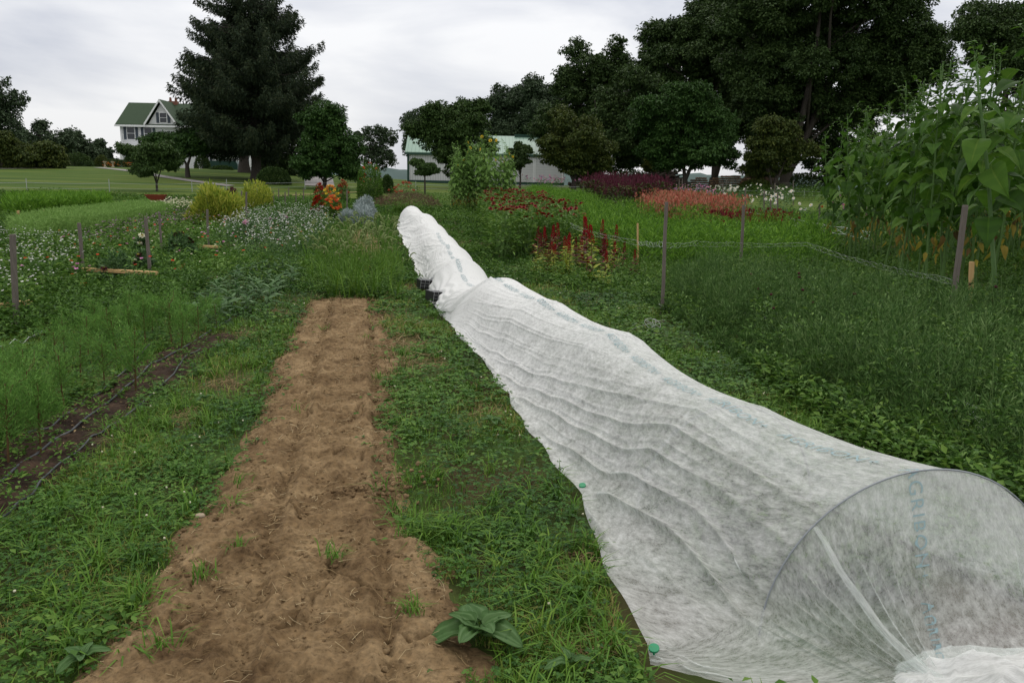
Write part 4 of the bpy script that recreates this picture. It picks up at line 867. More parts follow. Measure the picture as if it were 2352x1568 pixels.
# ---------------------------------------------------------------- farmhouse
def planks(name, c1, c2, scale, axis='Z', lw=.12, rough=.6, bump=.5):
    """painted boards: fine dark laps at a regular pitch along an axis"""
    m, t, p = mat(name); c = t.nodes.new('ShaderNodeTexCoord'); s = t.nodes.new('ShaderNodeSeparateXYZ'); t.links.new(c.outputs['Object'], s.inputs[0])
    mu = nn(t, 'ShaderNodeMath', op='MULTIPLY'); mu.inputs[1].default_value = scale; t.links.new(s.outputs['XYZ'.index(axis)], mu.inputs[0])
    fr = nn(t, 'ShaderNodeMath', op='FRACT'); t.links.new(mu.outputs[0], fr.inputs[0])
    r = ramp(t, [(*c2, 0.), (*c2, lw), (*c1, lw+.05), (*c1, 1.)]); t.links.new(fr.outputs[0], r.inputs[0])
    n = nn(t, 'ShaderNodeTexNoise', Scale=.8, Detail=5.0); t.links.new(c.outputs['Object'], n.inputs['Vector'])
    r2 = ramp(t, [(.82, .82, .82), (1, 1, 1)]); t.links.new(n.outputs[0], r2.inputs[0])
    mc = t.nodes.new('ShaderNodeMix'); mc.data_type = 'RGBA'; mc.blend_type = 'MULTIPLY'; mc.inputs[0].default_value = 1
    t.links.new(r.outputs[0], mc.inputs[6]); t.links.new(r2.outputs[0], mc.inputs[7]); t.links.new(mc.outputs[2], p.inputs['Base Color'])
    bp = nn(t, 'ShaderNodeBump', Strength=bump, Distance=.02); t.links.new(fr.outputs[0], bp.inputs['Height']); t.links.new(bp.outputs[0], p.inputs['Normal'])
    p.inputs['Roughness'].default_value = rough; return m
M['siding'] = planks('white_clapboard', (.72, .73, .75), (.42, .43, .46), 5.5)
M['whitepaint'] = flat('white_paint', (.75, .76, .78)); M['shutter'] = flat('slate_blue_shutters', (.05, .065, .085)); M['glass'] = flat('dark_window_glass', (.02, .025, .03), .12, 0, .6)
M['shingle'] = noisemat('green_roof_shingles', [(.022, .042, .022), (.032, .058, .030), (.044, .072, .040)], 3, stretch=(1, 1, 4), bump=.3)
M['brick'] = noisemat('red_chimney_brick', [(.12, .05, .035), (.18, .08, .055), (.22, .12, .09)], 5); M['potdark'] = flat('dark_green_tank_paint', (.006, .035, .025), .4)
HD = 104.; km = 1024/2352*HD/F
h0 = at(284, 388, HD); hz0 = tz(h0.x, HD)
house = empty('farmhouse', (h0.x, HD, h0.z-.25), math.radians(2.5), 'white clapboard farmhouse with dark green gabled roof and pointed dormer, half hidden by trees', 'house')
def poly_prism(b, pts, y0, y1, a=.5, m=0):
    """outline in x,z extruded from y0 to y1"""
    n = len(pts); v = [(x, y0, z) for x, z in pts]+[(x, y1, z) for x, z in pts]
    base = b.n; b.add(v, [(i, (i+1) % n, (i+1) % n+n, i+n) for i in range(n)], a, m)
    for s in (0, n): b.add([v[s+i] for i in range(n)], [(0, i, i+1) for i in range(1, n-1)], a, m)
WH, HE, HR, DP = 205*km, 103*km+.1, 150*km+.15, 8.2
b = B(); b.box((0, 0, -1), (WH, DP, HE)); 
b.add([(0, 0, HE), (0, DP, HE), (0, DP/2, HR-.15), (WH, 0, HE), (WH, DP, HE), (WH, DP/2, HR-.15)], [(0, 1, 2), (3, 5, 4)]); b.obj('wall', 'siding', house, smooth=False)
def gable_roof(x0, x1, y0, y1, ze, zr, ov, th=.16):
    ym = (y0+y1)/2; s = (zr-ze)/(ym-y0); b = B(); ye0, ye1 = y0-ov, y1+ov; zo = ze-ov*s
    for (ya, za, yb, zb) in ((ye0, zo, ym, zr), (ye1, zo, ym, zr)):
        b.add([(x0-ov, ya, za), (x1+ov, ya, za), (x1+ov, yb, zb), (x0-ov, yb, zb), (x0-ov, ya, za+th), (x1+ov, ya, za+th), (x1+ov, yb, zb+th), (x0-ov, yb, zb+th)],
              [(0, 1, 2, 3), (4, 5, 6, 7), (0, 1, 5, 4), (2, 3, 7, 6), (1, 2, 6, 5), (3, 0, 4, 7)])
    return b
roof = gable_roof(0, WH, 0, DP, HE, HR, .45).obj('roof', 'shingle', house, smooth=False)
b = B(); b.box((-.5, -.62, HE-.45), (WH+.5, -.52, HE-.22)); b.obj('gutter', 'whitepaint', house, smooth=False)
def window(parent, x, y, z, w, h, sh=True, face=-1, shut=.32):
    b = B(); b.box((x-w/2-.08, y-.05, z-.08), (x+w/2+.08, y-.002, z+h+.08)); o = b.obj('window', 'whitepaint', parent, smooth=False)
    b = B(); b.box((x-w/2, y-.07, z), (x+w/2, y-.051, z+h/2-.03)); b.box((x-w/2, y-.07, z+h/2+.03), (x+w/2, y-.051, z+h)); b.obj('pane', 'glass', o, smooth=False)
    if sh:
        for s in (-1, 1):
            b = B(); xc = x+s*(w/2+.1+shut/2+.02); b.box((xc-shut/2, y-.055, z-.05), (xc+shut/2, y-.003, z+h+.05)); b.obj('shutter', 'shutter', parent, smooth=False)
for x in (1.25, 3.4, 8.2, 10.2): window(house, x, 0, HE-1.95, .9, 1.45)
for x in (1.25, 3.4): window(house, x, 0, 1.0, .9, 1.5)
window(house, (466-284)*km, 0, 1.15, .95, 1.5)
# wall gable
gx, gw, gt = (377-284)*km, 34*km, HR+.02
b = B(); poly_prism(b, [(gx-gw, HE-.5), (gx+gw, HE-.5), (gx, gt-.35)], -.35, DP/2-.2); b.obj('dormer', 'siding', house, smooth=False)
b = B()
for s in (-1, 1):
    x1, z1, x0, z0 = gx, gt+.02, gx+s*(gw+.1), HE-.22; nx_, nz_ = (z1-z0), -(x1-x0); l = math.hypot(nx_, nz_); nx_, nz_ = nx_/l*.16*s*-1*-1, abs(nz_/l*.16)
    b.add([(x0, -.75, z0), (x1, -.75, z1), (x1, DP/2, z1), (x0, DP/2, z0), (x0, -.75, z0+.2), (x1, -.75, z1+.2), (x1, DP/2, z1+.2), (x0, DP/2, z0+.2)], [(0, 1, 2, 3), (4, 5, 6, 7), (2, 3, 7, 6), (1, 2, 6, 5), (3, 0, 4, 7)])
b.obj('dormer_roof', 'shingle', house, smooth=False)
b = B()
for s in (-1, 1):
    x1, z1, x0, z0 = gx, gt+.22, gx+s*(gw+.13), HE-.22; b.add([(x0, -.80, z0-.18), (x1, -.80, z1-.30), (x1, -.80, z1), (x0, -.80, z0+.2), (x0, -.752, z0-.18), (x1, -.752, z1-.30), (x1, -.752, z1), (x0, -.752, z0+.2)], [(0, 1, 2, 3), (4, 5, 6, 7), (0, 1, 5, 4), (3, 2, 6, 7)])
b.obj('bargeboard', 'whitepaint', house, smooth=False)
window(house, gx+.25, -.35, HE+.15, .8, 1.15, True, shut=.34)
b = B(); b.box((gx-.55, DP/2-.35, HR-.4), (gx+.6, DP/2+.35, HR+.42)); ch = b.obj('chimney', 'brick', house, smooth=False)
for dx in (-.35, .35):
    b = B(); tube(b, [(gx+dx, DP/2, HR+.42), (gx+dx, DP/2, HR+.9)], [.17, .13], 10); b.obj('chimney_pot', 'brick', ch)
for x in (-.05, WH-.12): b = B(); b.box((x, -.09, 0), (x+.18, -.003, HE-.3)); b.obj('corner_board', 'whitepaint', house, smooth=False)
b = B()
for x in (.6, 2.7, 4.7): b.box((x, -2.2, .3), (x+.16, -2.04, 3.0))
b.box((.3, -2.3, 3.0), (5.2, -.01, 3.2)); b.box((.3, -2.3, .1), (5.2, -.01, .3)); b.obj('porch', 'whitepaint', house, smooth=False)
# wing
wing_x0, wing_x1 = WH+.01, WH+72*km; wx = WH+45*km; wh = 42*km
b = B(); b.box((wing_x0, 1.8, -1), (wx, 6.8, wh)); b.box((wx, .3, -1), (wing_x1, 6.8, wh+.15)); b.obj('wing', 'siding', house, smooth=False)
gable_roof(wing_x0-.3, wing_x1, .3, 6.8, wh+.15, wh+2.1, .3).obj('wing_roof', 'shingle', house, smooth=False)
window(house, wx+1.1, .3, 1.1, 1.0, 1.2, False)
b = B(); b.box((wing_x1-.9, .2, -.3), (wing_x1-.55, .29, wh-.3)); b.obj('downpipe', 'shutter', house, smooth=False)
tk = empty('oil_tank', (at(506, 388, 99).x, 99, at(506, 393, 99).z), 0, 'dark green domed fuel tank standing by the house wing', 'tank')
b = B(); an = np.linspace(0, PI, 9); poly_prism(b, [(-2.1, 0), (2.1, 0), (2.1, .9), (1.9, 1.25), (-1.9, 1.25), (-2.1, .9)], 0, 1.1); b.obj('body', 'potdark', tk, smooth=False)
for x in (-.9, -.3, .4, .9): b = B(); tube(b, [(x, .5, 1.25), (x, .5, 1.7)], .05, 6); b.obj('vent_pipe', 'potdark', tk)
for px, lb in ((243, 'stone urn planter by the lawn path, left of the pair'), (261, 'stone urn planter by the lawn path, right of the pair')):
    c = at(px, 403, 88); t_ = empty('stone_urn', (c.x, 88, tz(c.x, 88)), 0, lb, 'urn', 'stone urns by the path')
    b = B(); tube(b, [(0, 0, 0), (0, 0, .12), (0, 0, .2), (0, 0, .55), (0, 0, .8), (0, 0, .95), (0, 0, 1.0)], [.24, .24, .11, .10, .24, .30, .26], 12); b.obj('bowl', 'stone', t_); t_.scale = (.62, .62, .62)
    b = B(); leafy(b, np.array([[0, 0, .9]]), .5, .14, 80, spread=.7); heads(b, np.column_stack([RNG.normal(0, .2, 20), RNG.normal(0, .2, 20), RNG.uniform(1.1, 1.4, 20)]), .07); b.obj('flowers', 'tree_olive', t_)
# orange perennials near the porch
b = B(); P = np.array([[at(x, 395, 90).x, 90+RNG.uniform(-1, 1)] for x in RNG.choice([250, 262, 300, 345, 362], 120)+RNG.uniform(-9, 9, 120)]); P3 = z3(P); P3[:, 2] += RNG.uniform(.15, .55, 120); heads(b, P3, .06)
tag(b.obj('porch_flowers', 'orange'), 'orange flowers edging the lawn in front of the farmhouse', 'flowers', kind='stuff')

# ---------------------------------------------------------------- barn
M['ribwhite'] = planks('white_ribbed_steel', (.66, .67, .70), (.44, .45, .48), 3.3, 'X', .14, .5); M['doorwhite'] = planks('white_door_panels', (.60, .61, .63), (.46, .47, .49), 3.2, 'Z', .08, .5)
M['ribgreen'] = planks('pale_green_ribbed_steel', (.20, .33, .26), (.12, .22, .17), 2.2, 'X', .12, .45); M['darkgreen'] = flat('dark_green_trim', (.02, .06, .045), .5)
BD = 98.; kb = 1024/2352*BD/F; c0 = at(936, 412, BD); c1 = at(1297, 420, BD)
barn = empty('barn', (c0.x, BD, c0.z-.15), math.radians(3.0), 'long white metal barn with pale green ribbed roof and wide white doors', 'barn')
WB = (c1.x-c0.x); BE, BR, BDp = 64*kb, 99*kb+.35, 9.5
b = B(); b.box((0, 0, -1), (WB, BDp, BE)); b.add([(0, 0, BE), (0, BDp, BE), (0, BDp/2, BR-.1), (WB, 0, BE), (WB, BDp, BE), (WB, BDp/2, BR-.1)], [(0, 1, 2), (3, 5, 4)]); b.obj('wall', 'ribwhite', barn, smooth=False)
gable_roof(0, WB, 0, BDp, BE, BR, .25, .1).obj('roof', 'ribgreen', barn, smooth=False)
b = B(); b.box((WB*.69, BDp/2-.3, BR+.02), (WB*.86, BDp/2+.3, BR+.32)); b.obj('ridge_vent', 'darkgreen', barn, smooth=False)
b = B(); b.box((-.03, -.06, -.5), (.22, -.003, BE)); b.box((-.28, -.33, BE-.32), (WB+.28, -.27, BE-.14)); b.box((.22, -.03, -.2), (WB, -.002, .12)); b.obj('trim', 'darkgreen', barn, smooth=False)
for (xa, xb) in ((WB*.44, WB*.6), (WB*.615, WB*.80), (WB*.815, WB*.985)):
    b = B(); b.box((xa, -.06, .1), (xb, -.004, BE*.82)); dr = b.obj('sliding_door', 'doorwhite', barn, smooth=False)
    for xc_ in (xa-.12, xb): b = B(); b.box((xc_, -.09, .1), (xc_+.12, -.003, BE*.86)); b.obj('door_post', 'whitepaint', dr, smooth=False)

# ---------------------------------------------------------------- far ground features
def strip(name, L, R, m, lift=.006, kind='structure'):
    n = len(L); k = 6; V = []
    for (a, c) in zip(L, R):
        for j in range(k): x = a[0]+(c[0]-a[0])*j/(k-1); y = a[1]+(c[1]-a[1])*j/(k-1); V.append((x, y, tz(x, y)+lift))
    b = B(); b.add(V, [(i*k+j, i*k+j+1, (i+1)*k+j+1, (i+1)*k+j) for i in range(n-1) for j in range(k-1)]); o = b.obj(name, m); tag(o, kind=kind); return o
M['gravel'] = noisemat('grey_gravel', [(.14, .125, .12), (.24, .225, .22), (.33, .31, .30)], 5, bump=.5); M['tan'] = noisemat('worn_tan_earth', [(.16, .10, .05), (.26, .18, .10), (.14, .14, .05)], 3)
def xz(px, Y): return at(px, 415, Y).x
strip('gravel_drive', [(xz(700, y), y) for y in np.linspace(66, 108, 14)], [(xz(768-8*(i/13), y), y) for i, y in enumerate(np.linspace(66, 108, 14))], 'gravel', .03)
def pathpx(name, pts, w, m):
    P = [(xz(px, Y), Y) for px, Y in pts]; P2 = []
    for (a, c) in zip(P[:-1], P[1:]):
        for f in np.linspace(0, 1, 8)[:-1]: P2.append((a[0]+(c[0]-a[0])*f, a[1]+(c[1]-a[1])*f))
    P2.append(P[-1]); strip(name, P2, [(x+.1, y+w) for x, y in P2], m, .02)
pathpx('path', [(-60, 74), (60, 77), (150, 80), (215, 84), (290, 76), (360, 69), (440, 64), (520, 60)], 1.6, 'gravel')
pathpx('dirt_track', [(-60, 47), (40, 45.5), (130, 45), (240, 44), (400, 44), (560, 47), (700, 52), (860, 60), (960, 66)], 1.2, 'tan')
# distant hills
M['hill'] = noisemat('haze_tinted_wooded_hill', [(.045, .075, .07), (.07, .105, .10), (.09, .13, .125)], .05, bump=0, rough=1)  # distance haze is put into the albedo as a blue-green tint
b = B(); xs_ = np.linspace(-1100, 1100, 240); top = 12+9*fbm(xs_/120, 0*xs_, 4, 3)+3*fbm(xs_/14, 0*xs_, 3, 9)
V = [];
for i_, x in enumerate(xs_):
    for (dy, zf) in ((-90, -14), (-50, top[i_]*.35), (-15, top[i_]*.85), (0, top[i_]), (60, top[i_]*.9), (150, -14)): V.append((x, 1150+dy+14*math.sin(x*.01), zf+(2*vn(x/9, dy/9., 4) if zf > 0 else 0)))
b.add(V, [(i*6+j, (i+1)*6+j, (i+1)*6+j+1, i*6+j+1) for i in range(239) for j in range(5)]); tag(b.obj('hills', 'hill'), kind='structure')
# log pile, firewood and mulch mounds at the field edge
def heap(name, label, cat, px0, px1, pytop, d, m, mt, kind):
    x0, x1 = xz(px0, d), xz(px1, d); zt = at((px0+px1)/2, pytop, d).z; xc = (x0+x1)/2; zb = tz(xc, d); H = zt-zb; R = (x1-x0)/2; b = B()
    if kind == 'logs':
        for q in range(260):
            u = random.uniform(-1, 1); hh = random.random()*H*max(.15, 1-u*u)*.98; x = u*R; a_ = random.uniform(-.5, .5); L = random.uniform(.5, 2.2); y = random.uniform(-1.2, 1.2)*(1-hh/H*.6)
            dx, dy, dz_ = math.cos(a_)*L/2, math.sin(a_*2)*L/2, random.uniform(-.25, .25)*L; r = random.uniform(.04, .16); tube(b, [(x-dx, y-dy, max(.05, hh-dz_)), (x, y, max(.1, hh)+random.uniform(0, .1)), (x+dx, y+dy, max(.05, hh+dz_))], [r, r*.9, r*.7], 6, a=random.random())
    elif kind == 'wood':
        r = .11; nz_ = int(H/(2*r)); nx_ = int(2*R/(2*r))
        for i in range(nx_):
            for j in range(nz_):
                if j > nz_*(1-abs(i/nx_-.5)*.6): continue
                rr = r*random.uniform(.75, 1.0); x = -R+2*r*(i+.5*(j % 2)); z = r*(2*j+1); y = random.uniform(-.06, .06); tube(b, [(x, y-.25, z), (x, y+.25, z)], rr, 7, a=random.random())
    else:
        V = []; na = 30
        for i in range(12):
            for j in range(na):
                t = i/11; an = 2*PI*j/na; rr = R*t*(1+.15*vn(an*2, t*3, 5)); V.append((rr*math.cos(an), rr*.7*math.sin(an), H*(1-t*t)*(1+.12*vn(math.cos(an)*4+t*5, math.sin(an)*4, 6))))
        b.add(V, [(i*na+j, i*na+(j+1) % na, (i+1)*na+(j+1) % na, (i+1)*na+j) for i in range(11) for j in range(na)], .4)
    o = b.obj(name, mt); o.location = (xc, d, zb-.03); tag(o, label, cat); return o
M['log'] = leafmat('grey_brown_logs', [(.03, .024, .02), (.075, .06, .05), (.12, .10, .085)], 0, .9); M['cutwood'] = leafmat('cut_firewood', [(.13, .075, .045), (.24, .15, .09), (.10, .07, .05)], 0, .9)
heap('brush_pile', 'long pile of grey tangled logs and roots under the trees', 'log pile', 1470, 1575, 390, 84, 0, 'log', 'logs')
heap('brush_pile', 'smaller tangled brush pile between trunks right of the barn', 'log pile', 1325, 1400, 402, 84, 0, 'log', 'logs')
heap('firewood_stack', 'stacked cut firewood with brown round ends showing, right of the forked tree', 'firewood', 1632, 1725, 398, 82, 0, 'cutwood', 'wood')
heap('firewood_stack', 'stacked cut firewood with brown round ends showing, left of the forked trunk', 'firewood', 1588, 1628, 402, 84, 0, 'cutwood', 'wood')
heap('mulch_mound', 'dark rounded mulch mound behind the far garden fence', 'mound', 1690, 1800, 390, 92, 0, 'mulch', 'mound')
heap('brick_pile', 'low pile of reddish bricks on the lawn edge, far left', 'brick pile', 118, 150, 439, 44, 0, 'rust', 'wood')

# ---------------------------------------------------------------- individual garden plants
def plant_set(protos, pts, sc=(.8, 1.2), labels=None, tilt=.06):
    """move each prototype to its first place, then copies of it to the rest"""
    k = len(protos)
    for i, p in enumerate(pts):
        s = random.uniform(*sc) if len(p) < 4 else p[3]; rz = random.uniform(0, 2*PI); tl = (random.gauss(0, tilt), random.gauss(0, tilt)); z = tz(p[0], p[1])
        if i < k: o = protos[i]; o.location = (p[0], p[1], z); o.rotation_euler = (*tl, rz); o.scale = (s, s, s)
        else: o = dup(protos[i % k], (p[0], p[1], z), rz, s, tilt=tl)
        if labels: o['label'] = labels[i] if isinstance(labels, list) else labels
def bedpts(poly, n, mind):
    P = samp(GP(poly), n*20); out = []
    for q in P:
        if all((q[0]-o[0])**2+(q[1]-o[1])**2 > mind*mind for o in out): out.append(tuple(q))
        if len(out) >= n: break
    return out
def col3(n, R, h0_, h1_): a = RNG.uniform(0, 2*PI, n); r = R*np.sqrt(RNG.uniform(0, 1, n)); return np.column_stack([r*np.cos(a), r*np.sin(a), RNG.uniform(h0_, h1_, n)])
def flowerhead(parent, c, r, mt, ctr='brownleaf', layers=2, n=12, tilt_=None):
    b = B(); k = n*layers; t = np.arange(k)*2*PI/n+np.repeat(np.arange(layers)*.25, n); nm = nrm(np.array(tilt_ if tilt_ is not None else [random.gauss(0, .4), random.gauss(-.3, .4), 1.]))
    s = nrm(np.cross(nm, [.3, .9, .1])); u = np.cross(nm, s); D = np.cos(t)[:, None]*s+np.sin(t)[:, None]*u+nm*np.repeat(np.arange(layers)*.5, n)[:, None]
    leaf4(b, np.tile(np.asarray(c, float), (k, 1)), D, np.tile(nm, (k, 1)), r*(1-.25*np.repeat(np.arange(layers), n)), r*.55, RNG.uniform(0, 1, k), 0, .05)
    ball(b, np.asarray(c)+nm*.01, r*.28, 6, 4, m=1); return b.obj('flower', [mt, ctr], parent)

# --- sunflowers
def sunflower(name, label, group, H, nl, Ls, leafm, stemm, heads_=1, thick=.014, branch=0, withered=.25, topbud=True, low=.12, lean=.04, droop=.45):
    root = empty(name, (0, 0, 0), 0, label, 'sunflower', group); b = B()
    pts = [(0, 0, -.05)]; x = y = 0
    dx, dy = random.gauss(0, lean), random.gauss(0, lean)
    for i in range(1, 9): x += dx*H/8+random.gauss(0, .01); y += dy*H/8+random.gauss(0, .01); pts.append((x, y, H*i/8))
    pts = np.array(pts); tube(b, pts, np.linspace(thick, thick*.45, 9), 7, a=.4)
    zt = np.concatenate([np.linspace(low, .80, nl)**.9, np.linspace(.82, 1.0, 9)]); n = len(zt); az = np.arange(n)*2.4+random.random()*6
    C = np.column_stack([np.interp(zt*H, pts[:, 2], pts[:, 0]), np.interp(zt*H, pts[:, 2], pts[:, 1]), zt*H])
    size = np.where(zt < .8, Ls*RNG.uniform(.65, 1.15, n)*np.clip(.6+zt, .6, 1.15), Ls*np.clip((1.12-zt)*2.2, .22, .75)); pet = size*.45; up = .35+.9*(zt > .8)
    Dp = np.column_stack([np.cos(az), np.sin(az), up*np.ones(n)]); Dp = nrm(Dp); E = C+Dp*pet[:, None]
    stems(b, C, E, .004, .0025, .6, 0, .003); 
    lv = B(); D = np.column_stack([np.cos(az), np.sin(az), RNG.uniform(-.85, .05, n)+1.0*(zt > .86)]); N = nrm(np.column_stack([np.cos(az)*.8+RNG.normal(0, .3, n), np.sin(az)*.8+RNG.normal(0, .3, n), np.ones(n)]))
    wi = (zt < withered) & (RNG.uniform(size=n) < .8); ok = ~wi
    gleaf(lv, E[ok], D[ok], N[ok], size[ok], size[ok]*.78, RNG.uniform(.0, .8, ok.sum()), 0, rows=(0, .07, .2, .38, .56, .75, .9, 1), prof=(.30, .82, 1, .93, .70, .40, .16, .02), droop=droop, wav=.035, cols=(-1, -.62, -.07, 0, .07, .62, 1))
    if branch:
        nb = branch; ii = RNG.integers(int(n*.4), n, nb); a2 = RNG.uniform(0, 2*PI, nb); L2 = RNG.uniform(.15, .45, nb); d2 = nrm(np.column_stack([np.cos(a2), np.sin(a2), RNG.uniform(.8, 1.8, nb)])); e2 = C[ii]+d2*L2[:, None]; stems(b, C[ii], e2, .005, .003, .6, 0, .01)
        m_ = np.repeat(np.arange(nb), 7); f = RNG.uniform(.3, 1, len(m_)); q = C[ii][m_]+(e2-C[ii])[m_]*f[:, None]; a3 = RNG.uniform(0, 2*PI, len(m_)); ls = Ls*RNG.uniform(.25, .5, len(m_))
        gleaf(lv, q, np.column_stack([np.cos(a3), np.sin(a3), RNG.uniform(-.2, .7, len(m_))]), nrm(rdir(len(m_))*.3+[0, 0, 1]), ls, ls*.6, RNG.uniform(.3, 1, len(m_)), 0, droop=.3)
    b.obj('stalk', stemm, root); lv.obj('leaves', leafm, root)
    if wi.any():
        w = B(); k = wi.sum(); D2 = D[wi]*[.4, .4, 1]; D2[:, 2] = -1.2; gleaf(w, E[wi]*[1, 1, .97], D2, rdir(k), size[wi]*.8, size[wi]*.35, RNG.uniform(0, 1, k), 0, droop=.2, wav=.2); w.obj('withered_leaves', 'brownleaf', root)
    for q in range(heads_):
        t = random.uniform(.78, 1.0) if q else 1.0; c = (np.interp(t*H, pts[:, 2], pts[:, 0])+random.uniform(-.12, .12)*(q > 0), np.interp(t*H, pts[:, 2], pts[:, 1])+random.uniform(-.12, .12)*(q > 0), t*H+.05)
        flowerhead(root, c, .085, 'yellow', 'brownstem', 1, 14, [random.gauss(0, .6), -1, .35])
    return root
pr = [sunflower('sunflower', '', 'sunflowers massed at the right edge', random.uniform(2.7, 3.4), random.randint(26, 32), .235, 'sunleaf', 'stem', 0, .017, random.choice([3, 5, 7]), .30, low=.16) for _ in range(5)]
RS = []
cz = GP([(1865, 640), (1960, 655), (2090, 690), (2200, 720), (2420, 740), (2520, 560), (2352, 545), (2000, 560), (1880, 590)])
for q in bedpts([(1865, 640), (1960, 655), (2090, 690), (2200, 712), (2420, 790), (2700, 800), (2600, 560), (2352, 545), (2000, 560), (1880, 590)], 135, .22):
    px_frac = q[0]/q[1]; s = np.interp(px_frac, [.33, .40, .50, .62, .75], [.84, 1.0, 1.10, 1.24, 1.28])*random.uniform(.92, 1.08); RS.append((q[0], q[1], 0, s))
RS.sort(key=lambda q: q[1])
plant_set(pr, RS, labels='leafy sunflower stalk not yet in bloom within the tall mass at the right frame edge', tilt=.03)
# the nearest, thick pale stalk leaning in from the right
random.seed(5); nr = sunflower('sunflower', 'nearest sunflower with a thick pale leaning stalk and big top leaves above the grey stake', None, 3.02, 20, .36, 'sunleaf', 'palestem', 0, .030, 0, .0, low=.36, lean=0, droop=.38)
p = G(2290, 752); q = at(2222, 150, p.y+.1); nr.location = p; hz_ = q.z-p.z; nr.rotation_euler = (0, math.atan2(q.x-p.x, hz_), 0)
nr.scale = (1, 1, hz_/math.cos(math.atan2(q.x-p.x, hz_))/3.02)
# pale flowering clump by the far end of the cover
random.seed(9); pr = [sunflower('sunflower', '', 'pale sunflowers clumped left of the zinnias', random.uniform(2.7, 3.3), 34, .24, 'sunleaf_pale', 'stem', k % 2, .014, 18, .30) for k in range(4)]
pts = []
c0_ = G(1107, 488)
for k in range(44):
    a_ = random.uniform(0, 2*PI); r_ = math.sqrt(random.random()); x = c0_.x+1.45*r_*math.cos(a_); pts.append((x, c0_.y+.4+1.2*r_*math.sin(a_), 0, random.uniform(.72, 1.08)*(1.02-.12*abs(math.cos(a_)*r_))))
plant_set(pr, pts, labels='pale green sunflower in the clump by the far cover end, lower leaves withered', tilt=.03)

# --- Mexican sunflower shrub and others far back
def shrub(name, label, px, py, Hpx, Wpx, mt, group=None, L=.10, n=900, fl=None, nf=0, fr=.05, stemm='stem', cat='shrub', wisp=False, wr=.45, airy=.0):
    g0 = G(px, py); d = g0.y; H = Hpx*1024/2352*d/F; R = Wpx*.5*1024/2352*d/F; root = empty(name, g0, random.uniform(0, 6), label, cat, group)
    b = B(); ns = 16; P = np.tile([0., 0, 0], (ns, 1)); a_ = RNG.uniform(0, 2*PI, ns); r_ = np.sqrt(RNG.uniform(0, 1, ns))*R; T = np.column_stack([r_*np.cos(a_), r_*np.sin(a_)*.8, H*RNG.uniform(.6, .98, ns)])
    stems(b, P+np.column_stack([T[:, 0], T[:, 1], 0*r_])*.3, T, .012*H, .004*H, RNG.uniform(0, 1, ns), 0, .04*H); b.obj('stems', stemm, root)
    b = B(); u = rdir(n)*(RNG.uniform(0, 1, (n, 1))**.4); u[:, 2] = np.abs(u[:, 2]*1.0); C = u*[R, R*.85, H*.92]+[0, 0, H*.06]
    k = 12; cz_ = np.column_stack([RNG.uniform(-R, R, k), RNG.uniform(-R, R, k), RNG.uniform(.4, 1, k)*H]); C += .12*R*np.sin(C[:, ::-1]*5/R)
    if wisp: leaf4(b, C, u*.6+rdir(n)*.5+[0, 0, .5], rdir(n), L*RNG.uniform(.6, 1.4, n), L*wr, RNG.uniform(0, 1, n))
    else: leaf4(b, C, u+rdir(n)*.6, nrm(u+rdir(n)*.5+[0, 0, .6]), L*RNG.uniform(.6, 1.4, n), L*wr, RNG.uniform(0, 1, n))
    b.obj('foliage', mt, root)
    for q in range(nf):
        a1 = -root.rotation_euler.z-PI/2+random.gauss(0, 1.0); th = random.uniform(.1, 1.15); c = np.array([R*math.sin(th)*math.cos(a1), R*.85*math.sin(th)*math.sin(a1)*.9-.02, H*(.1+.92*math.cos(th)*.98)])
        flowerhead(root, c*1.02, fr*random.uniform(.8, 1.2), fl if isinstance(fl, str) else random.choice(fl), 'brownleaf', 2, 9, [random.gauss(0, .4), -.7, .8])
    return root
shrub('mexican_sunflower', 'tall airy shrub dotted with dark orange flowers between the silver plants and the drive', 850, 462, 84, 76, 'sunleaf', None, .13, 3200, ['scarlet', 'red'], 15, .09)
shrub('zinnia_clump', 'green clump with a few crimson flowers beside the far end of the white cover', 930, 462, 42, 90, 'weed', None, .10, 700, 'red', 16, .10)
shrub('scabiosa_clump', 'dull maroon-flowered clump left of the pale sunflowers', 1075, 462, 40, 80, 'tree_olive', None, .09, 600, 'maroon', 22, .07)
pg = 'yellow-green perennials in the left garden'
shrub('goldenrod_shrub', 'large yellow-green feathery shrub, left of the two masses beside the red wheelbarrow', 500, 520, 92, 122, 'yellowgreen', pg, .17, 3600, wisp=True, wr=.3)
shrub('goldenrod_shrub', 'yellow-green feathery shrub, right and behind of the two masses', 592, 482, 64, 80, 'yellowgreen', pg, .16, 1800, wisp=True, wr=.3)
shrub('goldenrod_shrub', 'lower yellow-green tuft at the left foot of the large yellow-green shrub', 462, 512, 46, 50, 'yellowgreen', pg, .14, 1100, wisp=True, wr=.3)
shrub('amaranth_plant', 'dark burgundy plumed plant peeping out behind the yellow-green shrubs', 528, 470, 36, 40, 'plum', None, .16, 400, wisp=True)
sg = 'silver-leaved plants before the bare far bed'
for (px, py, h_, w_, lb) in ((800, 514, 30, 44, 'silver foliage plant, lowest and leftmost of the silver group'), (835, 518, 46, 56, 'silver foliage plant at the front centre of the silver group'), (838, 497, 44, 50, 'silver foliage plant, tallest and farthest of the silver group')):
    shrub('dusty_miller', lb, px, py, h_, w_, 'silver', sg, .12, 1500, stemm='silver', wisp=True, wr=.28)
